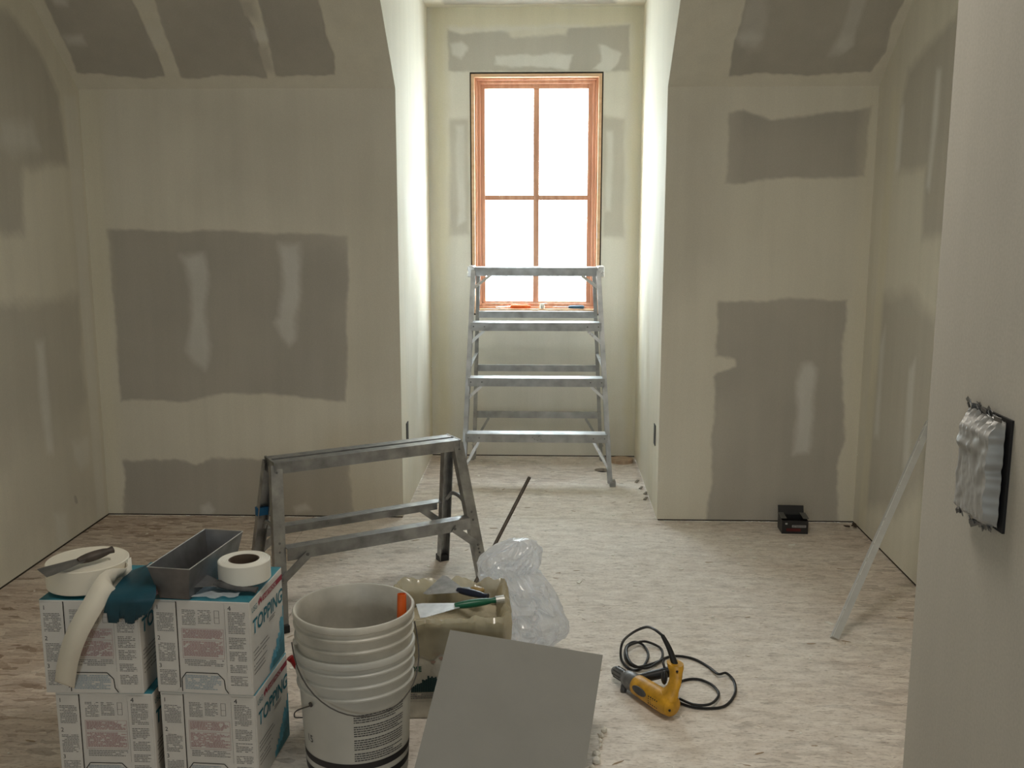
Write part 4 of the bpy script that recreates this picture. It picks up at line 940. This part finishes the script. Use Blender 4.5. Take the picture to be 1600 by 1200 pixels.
for i, (z, xl, xr, yc, dy) in enumerate(fine):
    row = []
    for k in range(n):
        a = 2*PI*k/n; ca, sa = math.cos(a), math.sin(a)
        rx_, cx = (xr-xl)/2, (xr+xl)/2
        fold = 1+.12*noise.noise(Vector((ca*2, sa*2, z*7)))*2+.12*(abs(noise.noise(Vector((ca*3+z*9, sa*3, z*16))))*2-.5)
        x = cx+rx_*ca*(1+.05*(fold-1)*3 if abs(ca) > .9 else fold); y = yc+dy*sa*(fold+.35*(abs(noise.noise(Vector((ca*3+3-z*12, sa*3, z*22))))*3-.5))
        x += .006*noise.noise(Vector((x*50, y*50, z*50)))
        row.append(bm.verts.new((x, y, max(.002, z+.010*noise.noise(Vector((x*25, y*25, z*12)))))))
    rings.append(row)
for i in range(len(rings)-1):
    for k in range(n): bm.faces.new((rings[i][k], rings[i][(k+1) % n], rings[i+1][(k+1) % n], rings[i+1][k]))
bm.faces.new(rings[0][::-1])
tag(finish('plastic_bag', bm, PLASTIC, smooth=False), 'large crumpled clear plastic bag billowing beside the open box', 'plastic bag')

# ------------------------------------------------------------------ leaning wallboard offcut
TLb, TRb, BLb, BRb = Vector((-.268, 2.645, .272)), Vector((0.162, 2.596, 0.226)), Vector((-.342, 2.194, .0)), Vector((.086, 2.209, .0))
nb = (BRb-BLb).cross(TLb-BLb).normalized(); nb = nb if nb.z > 0 else -nb
bm = NB(); off_ = nb*.0127
A = [bm.verts.new(p+Vector((0, 0, .001))) for p in (BLb, BRb, TRb, TLb)]; B = [bm.verts.new(p+off_*-1+Vector((0, 0, .001))) for p in (BLb, BRb, TRb, TLb)]
lift = Vector((0, 0, .0115))
for v in A+B: v.co += lift
bm.faces.new(A); bm.faces.new(B[::-1])
for i in range(4): bm.faces.new((A[i], A[(i+1) % 4], B[(i+1) % 4], B[i]))
wb_ = finish('wallboard_offcut', bm, None, None)
wb_.data.materials.append(BOARD); wb_.data.materials.append(BOARDE)
for p in wb_.data.polygons:
    if abs(p.normal.dot(nb)) < .8: p.material_index = 1
tag(wb_, 'grey wallboard offcut leaning against the open box in the foreground', 'wallboard')
# torn paper crumbs at the board edge
bm = NB()
for k in range(9):
    p = TRb.lerp(BRb, .12+.07*k)+Vector((.012+.012*random.random(), .02, -.0)); p.z = .004+.012*random.random(); s = random.uniform(.006, .014)
    bmesh.ops.create_icosphere(bm, subdivisions=1, radius=s, matrix=Matrix.Translation((p.x, p.y+.04, s*.6)))
for v in bm.verts: v.co += Vector((noise.noise(v.co*80), noise.noise(v.co*70+Vector((5, 0, 0))), 0))*.006
sc_ = finish('gypsum_crumbs', bm, CHIP, smooth=False); tag(sc_, 'white broken gypsum crumbs on the floor right of the leaning wallboard', 'rubble'); sc_['kind'] = 'stuff'

# ------------------------------------------------------------------ drill
A0 = Vector((.218, 2.925, .036)); A1 = Vector((.362, 2.700, .040)); ax = (A1-A0).normalized()
dr = thing('power_drill', 'yellow corded power drill lying upside down on the floor', 'power drill', (A0.x, A0.y, 0))
base = Vector((A0.x, A0.y, 0))
def dl(p): return Vector(p)-base
def along(f, off=(0, 0, 0)): return dl(A0.lerp(A1, f)+Vector(off))
bm = NB(); tube(bm, [along(0), along(.03), along(.10), along(.22), along(.24)], [.011, .016, .018, .018, .013], 20); finish('chuck', bm, TOOLG, dr, smooth=True)
bm = NB()
for k in range(10):
    a = 2*PI*k/10; s1 = Vector((-ax.y, ax.x, 0)).normalized(); up_ = s1.cross(ax); o = (s1*math.cos(a)+up_*math.sin(a)); bar(bm, along(.06)+o*.0175, along(.20)+o*.0175, .004, .004, up=o.to_tuple())
finish('chuck_ribs', bm, DARKG, dr, kind='stuff')
bm = NB(); tube(bm, [along(.22), along(.25), along(.34), along(.44), along(.46)], [.016, .025, .029, .029, .027], 24); finish('gear_housing', bm, TOOLG, dr, smooth=True)
bm = NB(); c0 = along(.27); tube(bm, [c0, c0+Vector((-.012, -.012, -.022)), c0+Vector((-.016, -.018, -.034))], [.014, .011, .009], 10); finish('clamp_knob', bm, DARKG, dr)
bm = NB(); tube(bm, [along(.42), along(.46), along(.60), along(.78), along(.95), along(1.06), along(1.10)], [.026, .031, .032, .033, .034, .030, .016], 24); finish('motor_body', bm, YELLOW, dr, smooth=True, label='yellow plastic body')
bm = NB(); s1 = Vector((-ax.y, ax.x, 0)).normalized(); s1 = -s1 if s1.y > 0 else s1
for f0, f1 in ((.52, .74),):
    for v in (.0,):
        c_ = along(.63)+s1*.0310+Vector((0, 0, .008)); up_ = Vector((0, 0, 1))
        pl = [c_+ax*(.032*math.cos(t))+up_*(.013*math.sin(t))*1.0 for t in [2*PI*k/16 for k in range(16)]]
        vs = [bm.verts.new(q) for q in pl]; v2 = [bm.verts.new(q+s1*.0025) for q in pl]; bm.faces.new(v2)
        for k in range(16): bm.faces.new((vs[k], vs[(k+1) % 16], v2[(k+1) % 16], v2[k]))
finish('nameplate', bm, DARKG, dr)
bm = NB()
for i in range(5):
    for j in range(4):
        p = along(.80+.035*i)+s1*.0325+Vector((0, 0, -.010+.007*j)); rivets(bm, [p-s1*.001], s1, .0025, .0015)
finish('vent_holes', bm, BLACK, dr, kind='stuff')
HB = along(.96, (0, 0, .02)); HT = dl((.386, 2.765, .138))
bm = NB(); n = 16; rings = []
for k in range(10):
    f = k/9; c_ = HB.lerp(HT, f)+Vector((.010*math.sin(PI*f), -.016*math.sin(PI*f), 0)); wx_ = .019+.004*math.sin(PI*f)*-1+(.006 if f < .2 else 0)+(.003 if f > .85 else 0); wy_ = .030+(.016*(1-f*3) if f < .33 else 0)-(.004*math.sin(PI*f))+(.004 if f > .85 else 0)
    side_ = Vector((-ax.y, ax.x, 0)).normalized(); fw = Vector((ax.x, ax.y, 0)).normalized(); rings.append([bm.verts.new(c_+side_*wx_*math.cos(2*PI*q/n)+fw*wy_*math.sin(2*PI*q/n)*.85) for q in range(n)])
for k in range(9):
    for q in range(n): bm.faces.new((rings[k][q], rings[k][(q+1) % n], rings[k+1][(q+1) % n], rings[k+1][q]))
bm.faces.new(rings[0][::-1]); bm.faces.new(rings[-1]); hd = finish('grip', bm, YELLOW, dr, smooth=True)
bm = NB(); c_ = HB.lerp(HT, .45)-fw*.028; bmesh.ops.create_uvsphere(bm, u_segments=12, v_segments=8, radius=1)
for v in bm.verts: v.co = c_+Vector((v.co.x*.010, v.co.y*.013, v.co.z*.022))
finish('trigger', bm, BLACKP, dr, smooth=True)
bm = NB(); tube(bm, [c_+Vector((0, 0, .03)), c_+Vector((-.004, .008, .044)), c_+Vector((0, .022, .05))], .004, 8); finish('lock_button', bm, BLACKP, dr, smooth=True)
bm = NB(); rivets(bm, [HB.lerp(HT, .9)+Vector((.004, -.034, 0)), HB+Vector((.004, -.045, -.02))], (0, -1, 0), .004, .003); finish('screw', bm, BLACK, dr, kind='stuff')
bm = NB(); sa, sb_ = along(.40, (.012, .02, .004)), dl((0.41, 2.86, 0.072)); tube(bm, [sa, sa.lerp(sb_, .25), sa.lerp(sb_, .6), sa.lerp(sb_, .9), sb_], [.012, .015, .016, .017, .018], 14); finish('side_handle', bm, BLACK, dr, smooth=True, label='black auxiliary handle')
# strain relief and cord
cp0 = HT+Vector((0, 0, -.006))
bm = NB(); sr = smooth_path([cp0, dl((0.37, 2.78, 0.175)), dl((0.351, 2.8, 0.208))], 6); tube(bm, sr, [.0105-.0045*k/(len(sr)-1) for k in range(len(sr))], 12); finish('strain_relief', bm, BLACK, dr, smooth=True)
e = sr[-1]
loop = [e, (0.33, 2.84, 0.21), (0.31, 2.9, 0.19), (0.275, 2.97, 0.138), (0.256, 3.091, 0.05), (0.251, 3.052, 0.012), (0.276, 2.994, 0.005), (0.312, 3.004, 0.005), (0.343, 3.094, 0.005), (0.334, 3.173, 0.007), (0.303, 3.195, 0.008), (0.273, 3.149, 0.008), (0.265, 3.044, 0.016), (0.291, 3.002, 0.01), (0.341, 3.03, 0.006), (0.383, 3.071, 0.005), (0.392, 3.149, 0.005), (0.356, 3.183, 0.012), (0.323, 3.174, 0.018), (0.275, 3.118, 0.022), (0.276, 3.0, 0.026), (0.326, 2.986, 0.014), (0.399, 3.082, 0.005), (0.443, 3.097, 0.005), (0.492, 3.075, 0.005), (0.529, 3.021, 0.005), (0.549, 2.957, 0.012), (0.577, 2.967, 0.01), (0.593, 2.921, 0.005), (0.579, 2.837, 0.005), (0.531, 2.759, 0.005), (0.454, 2.749, 0.005), (0.402, 2.782, 0.005), (0.385, 2.83, 0.005), (0.422, 2.911, 0.005), (0.477, 2.934, 0.005), (0.518, 2.891, 0.008), (0.529, 2.825, 0.01), (0.492, 2.753, 0.016), (0.444, 2.747, 0.016), (0.406, 2.789, 0.012)]
loop = [e]+[dl(p) for p in loop[1:]]
bm = NB(); tube(bm, smooth_path(loop, 8), .0042, 8); finish('power_cord', bm, BLACK, dr, smooth=True, label='black rubber cord coiled on the floor')

# ------------------------------------------------------------------ metal corner bead leaning on the right wall
P0_, P1_ = Vector((0.991, 3.253, 0.002)), Vector((1.452, 3.745, .672))
P0_.z = .013
bd = thing('corner_bead', 'white metal corner bead leaning against the right wall', 'corner bead', (P0_.x, P0_.y, 0))
o_ = Vector((P0_.x, P0_.y, 0)); bm = NB(); extrude(bm, [(-.024, -.002), (-.024, .0), (0, .0035), (.0015, .0035), (.0035, -.022), (.002, -.022), (0, .001)], P0_-o_, P1_-o_, up=(-.8, .2, .6)); finish('angle_strip', bm, mat('white_coated_metal', (.55, .56, .56), .4, .3, .08, 20), bd)
bm = NB(); bmid = [P0_.lerp(P1_, k/24)-o_ for k in range(25)]; tube(bm, [P0_-o_, P1_-o_], .0022, 6); finish('nose', bm, ALUB, bd)

# ------------------------------------------------------------------ black screw box at the back wall
sb = thing('screw_box', 'small open black cardboard box on the floor at the right back wall', 'box', (1.083, 4.405, 0), math.radians(-2))
bm = NB(); w_, d_, h_ = .118, .10, .062
for lo, hi in (((0, 0, 0), (w_, .002, h_)), ((0, d_-.002, 0), (w_, d_, h_)), ((0, .002, 0), (.002, d_-.002, h_)), ((w_-.002, .002, 0), (w_, d_-.002, h_)), ((0, 0, 0), (w_, d_, .002))): box(bm, lo, hi)
finish('tray', bm, BLACKP, sb)
bm = NB(); bar(bm, (w_/2, d_, h_), (w_/2, d_+.015, h_+.040), w_, .002, up=(0, 1, 0)); finish('lid', bm, BLACKP, sb)
for x0, x1 in ((-.004, .022), (w_-.022, w_+.004)):
    bm = NB(); bar(bm, ((x0+x1)/2, .01, h_+.008), ((x0+x1)/2, d_-.01, h_+.012), x1-x0, .002); finish('dust_flap', bm, mat('grey_flap', (.12, .12, .115), .7), sb)
FS = face_M((0, -.0012, 0), (1, 0, 0)); bm = NB(); q2(bm, FS, .045, .031, .108, .042); q2(bm, FS, .014, .044, .024, .052); finish('label_print', bm, mat('pale_grey_print', (.34, .34, .34), .7), sb)
bm = NB(); q2(bm, FS, .02, .012, .085, .026); finish('red_print', bm, mat('deep_red_print', (.09, .01, .01), .6), sb)
bm = NB(); lines(bm, face_M((0, -.0016, 0), (1, 0, 0)), .048, .033, .105, .040, .004, .002); finish('fine_print', bm, INKK, sb)

# OSB cut-out disc by the alcove corner, hole offcut
ds = thing('wood_disc', 'round wooden cut-out lying in the right corner of the alcove', 'wood disc', (.448, 5.715, 0))
bm = NB(); tube(bm, [(0, 0, 0), (0, 0, .018)], .068, 32); finish('disc', bm, PLY, ds)
# little scraps in corner
bm = NB()
for k in range(6):
    p = Vector((1.425+random.uniform(-.02, .02), 4.50+random.uniform(-.03, .02), .006+.010*random.random())); bar(bm, p, p+Vector((random.uniform(-.03, .03), random.uniform(-.02, .02), random.uniform(0, .015))), .008, .003)
tag(finish('offcut_scraps', bm, mat('dark_scrap', (.05, .035, .025), .8)), 'few dark scraps lying in the right rear corner of the floor', 'scraps')['kind'] = 'stuff'
bm = NB()
for x, y in ((.50, 5.12), (.515, 5.02), (.49, 5.25), (.505, 4.92)):
    p = Vector((x, y, .004)); bar(bm, p, p+Vector((.016, .03, .004)), .012, .004)
tag(finish('trim_scraps', bm, mat('grey_scrap', (.25, .22, .18), .8)), 'small grey scraps at the foot of the right alcove cheek', 'scraps')['kind'] = 'stuff'

# ------------------------------------------------------------------ tools on the window sill
SZ = WZ0+.034
def sill_tool(label, x0, x1, xh, mh):
    t = thing('putty_knife' if mh is BLUEH else 'screwdriver', label, 'putty knife' if mh is BLUEH else 'screwdriver', (x0, YB+.005, SZ+.003)); return t
t1 = thing('screwdriver', 'orange-handled tool lying on the left of the window sill', 'screwdriver', (-0.158, YB+.008, SZ+.012))
bm = NB(); tube(bm, [(-.055, 0, 0), (-.05, 0, 0), (-.02, 0, 0), (.015, 0, 0), (.045, 0, 0), (.05, 0, 0)], [.007, .011, .0125, .011, .012, .008], 14); finish('handle', bm, mat('bright_orange_plastic', (.85, .16, .03), .4), t1, smooth=True)
bm = NB(); tube(bm, [(-.055, 0, 0), (-.14, .004, -.006)], .003, 8); finish('shaft', bm, ALUB, t1, smooth=True)
bm = NB(); tube(bm, [(.05, 0, 0), (.062, 0, 0)], .008, 10); finish('collar', bm, ORANGE, t1)
t2 = thing('putty_knife', 'slate blue-handled knife lying on the right of the window sill', 'putty knife', (0.173, YB+.006, SZ+.010))
bm = NB(); tube(bm, [(-.045, 0, 0), (-.03, 0, 0), (0, 0, 0), (.04, 0, 0), (.048, 0, 0)], [.006, .010, .010, .011, .007], 14); finish('handle', bm, BLUEH, t2, smooth=True)
bm = NB(); bar(bm, (-.045, 0, 0), (-.135, .0, .002), .016, .0014); finish('blade', bm, ALUB, t2)
t3 = thing('sponge_roll', 'small white scrap of tape roll standing mid window sill', 'tape', (-0.026, YB+.010, SZ))
bm = NB(); lathe(bm, [(0, 0), (.012, 0), (.015, .003), (.015, .020), (.013, .024), (0, .024)], 20); finish('roll_body', bm, TAPEW, t3, smooth=True)
bm = NB(); bar(bm, (-.010, 0, .026), (.030, 0, .031), .018, .004); finish('loose_end', bm, TAPEW, t3)

# ------------------------------------------------------------------ masked electrical box on the foreground wall
eb = thing('masked_switch_box', 'switch box covered with crumpled silver film on the foreground wall', 'switch box', (XN, 1.108, 1.168))
# local: x toward the room is negative
bm = NB(); box(bm, (-.003, -.053, -.063), (.03, .049, .063)); finish('back_box', bm, BLACKP, eb)
bm = NB(); ny, nz_ = 40, 56; g = []
for i in range(ny):
    row = []
    for j in range(nz_):
        a = -1+2*i/(ny-1); b = -1+2*j/(nz_-1)
        y = .047*a; z = .059*b
        ra = min(1, (1-abs(a))/(.10 if a < 0 else .30)); rb = min(1, (1-abs(b))/(.30 if b > 0 else .10)); d = .036*(ra**.5)*(rb**.75)*.5
        pl = .008*math.sin(26*a+3*math.sin(4*b))*max(0, (b-.55)/.45)+.005*math.sin(30*a)*max(0, (-.8-b)/.2)
        d += pl*.6+.0022*noise.noise(Vector((a*3, b*3, 1)))+.0007*noise.noise(Vector((a*11, b*9, 4)))
        if b > .25 and b < .5: d += .004*(1-abs((b-.37)/.13))*(1 if a > 0 else .3)
        row.append(bm.verts.new((-max(.003, d)-.003, y+.003*noise.noise(Vector((b*6, a*2, 7))), z+.006*noise.noise(Vector((a*9, 0, 2)))*(abs(b) > .9))))
    g.append(row)
for i in range(ny-1):
    for j in range(nz_-1): bm.faces.new((g[i][j], g[i+1][j], g[i+1][j+1], g[i][j+1]))
finish('silver_film', bm, FOILM, eb, smooth=True)
bm = NB()
for k in range(34):
    a = -1+2*random.random(); s = random.choice((-1, 1)); p = Vector((-.006-.006*random.random(), .05*a, s*(.061+.006*random.random()))); q = p+Vector((-.006*random.random(), random.uniform(-.008, .008), s*random.uniform(-.004, .004))); bar(bm, p, q, .006, .001, up=(1, 0, .3))
finish('torn_film_edge', bm, FOILD, eb, kind='stuff')

# ------------------------------------------------------------------ dust and crumbs
def crumbs(name, label, count, m, smin, smax, seedv, flat, elong=1.0):
    rnd = random.Random(seedv); bm = NB(); k = 0
    while k < count:
        x = rnd.uniform(XL+.1, XR-.1); y = rnd.uniform(2.3, YB-.1)
        if y > YW-.05 and not (AL+.03 < x < AR-.05): continue
        if (x-HX)**2+(y-HY)**2 < .01: continue
        s = smin+(smax-smin)*rnd.random()**3; a = rnd.gauss(0, .6) if elong > 1 else rnd.random()*PI
        poly = [(s*elong*math.cos(t)*rnd.uniform(.7, 1), s*math.sin(t)*rnd.uniform(.6, 1)) for t in [2*PI*q/6 for q in range(6)]]
        M = Matrix.Translation((x, y, 0)) @ Matrix.Rotation(a, 4, 'Z'); slab(bm, poly, .0003, .0003+s*flat, M); k += 1
    o = finish(name, bm, m); tag(o, label, 'debris'); o['kind'] = 'stuff'
crumbs('drywall_crumbs', 'white drywall crumbs scattered over the floor', 420, CHIP, .0015, .010, 11, .25)
crumbs('wood_slivers', 'thin brown wood slivers scattered over the floor', 260, SLIVER, .0012, .004, 12, .3, 6)
for i, (x, y, l) in enumerate(((1.09, 4.244, 'paper scrap on the floor in front of the black screw box'), (0.136, 3.763, 'pale drywall sliver on the floor right of the plastic bag'), (1.02, 3.388, 'white scrap on the floor at the foot of the corner bead'))):
    bm = NB(); slab(bm, [(-.018, -.006), (.012, -.008), (.02, .004), (-.01, .008)], .0, .003, Matrix.Rotation(i*.9+.4, 4, 'Z')); o = finish('paper_scrap', bm, CHIP, loc=(x, y, .0005)); tag(o, 'small '+l if i == 0 else l, 'scrap')
bpy.context.view_layer.update()
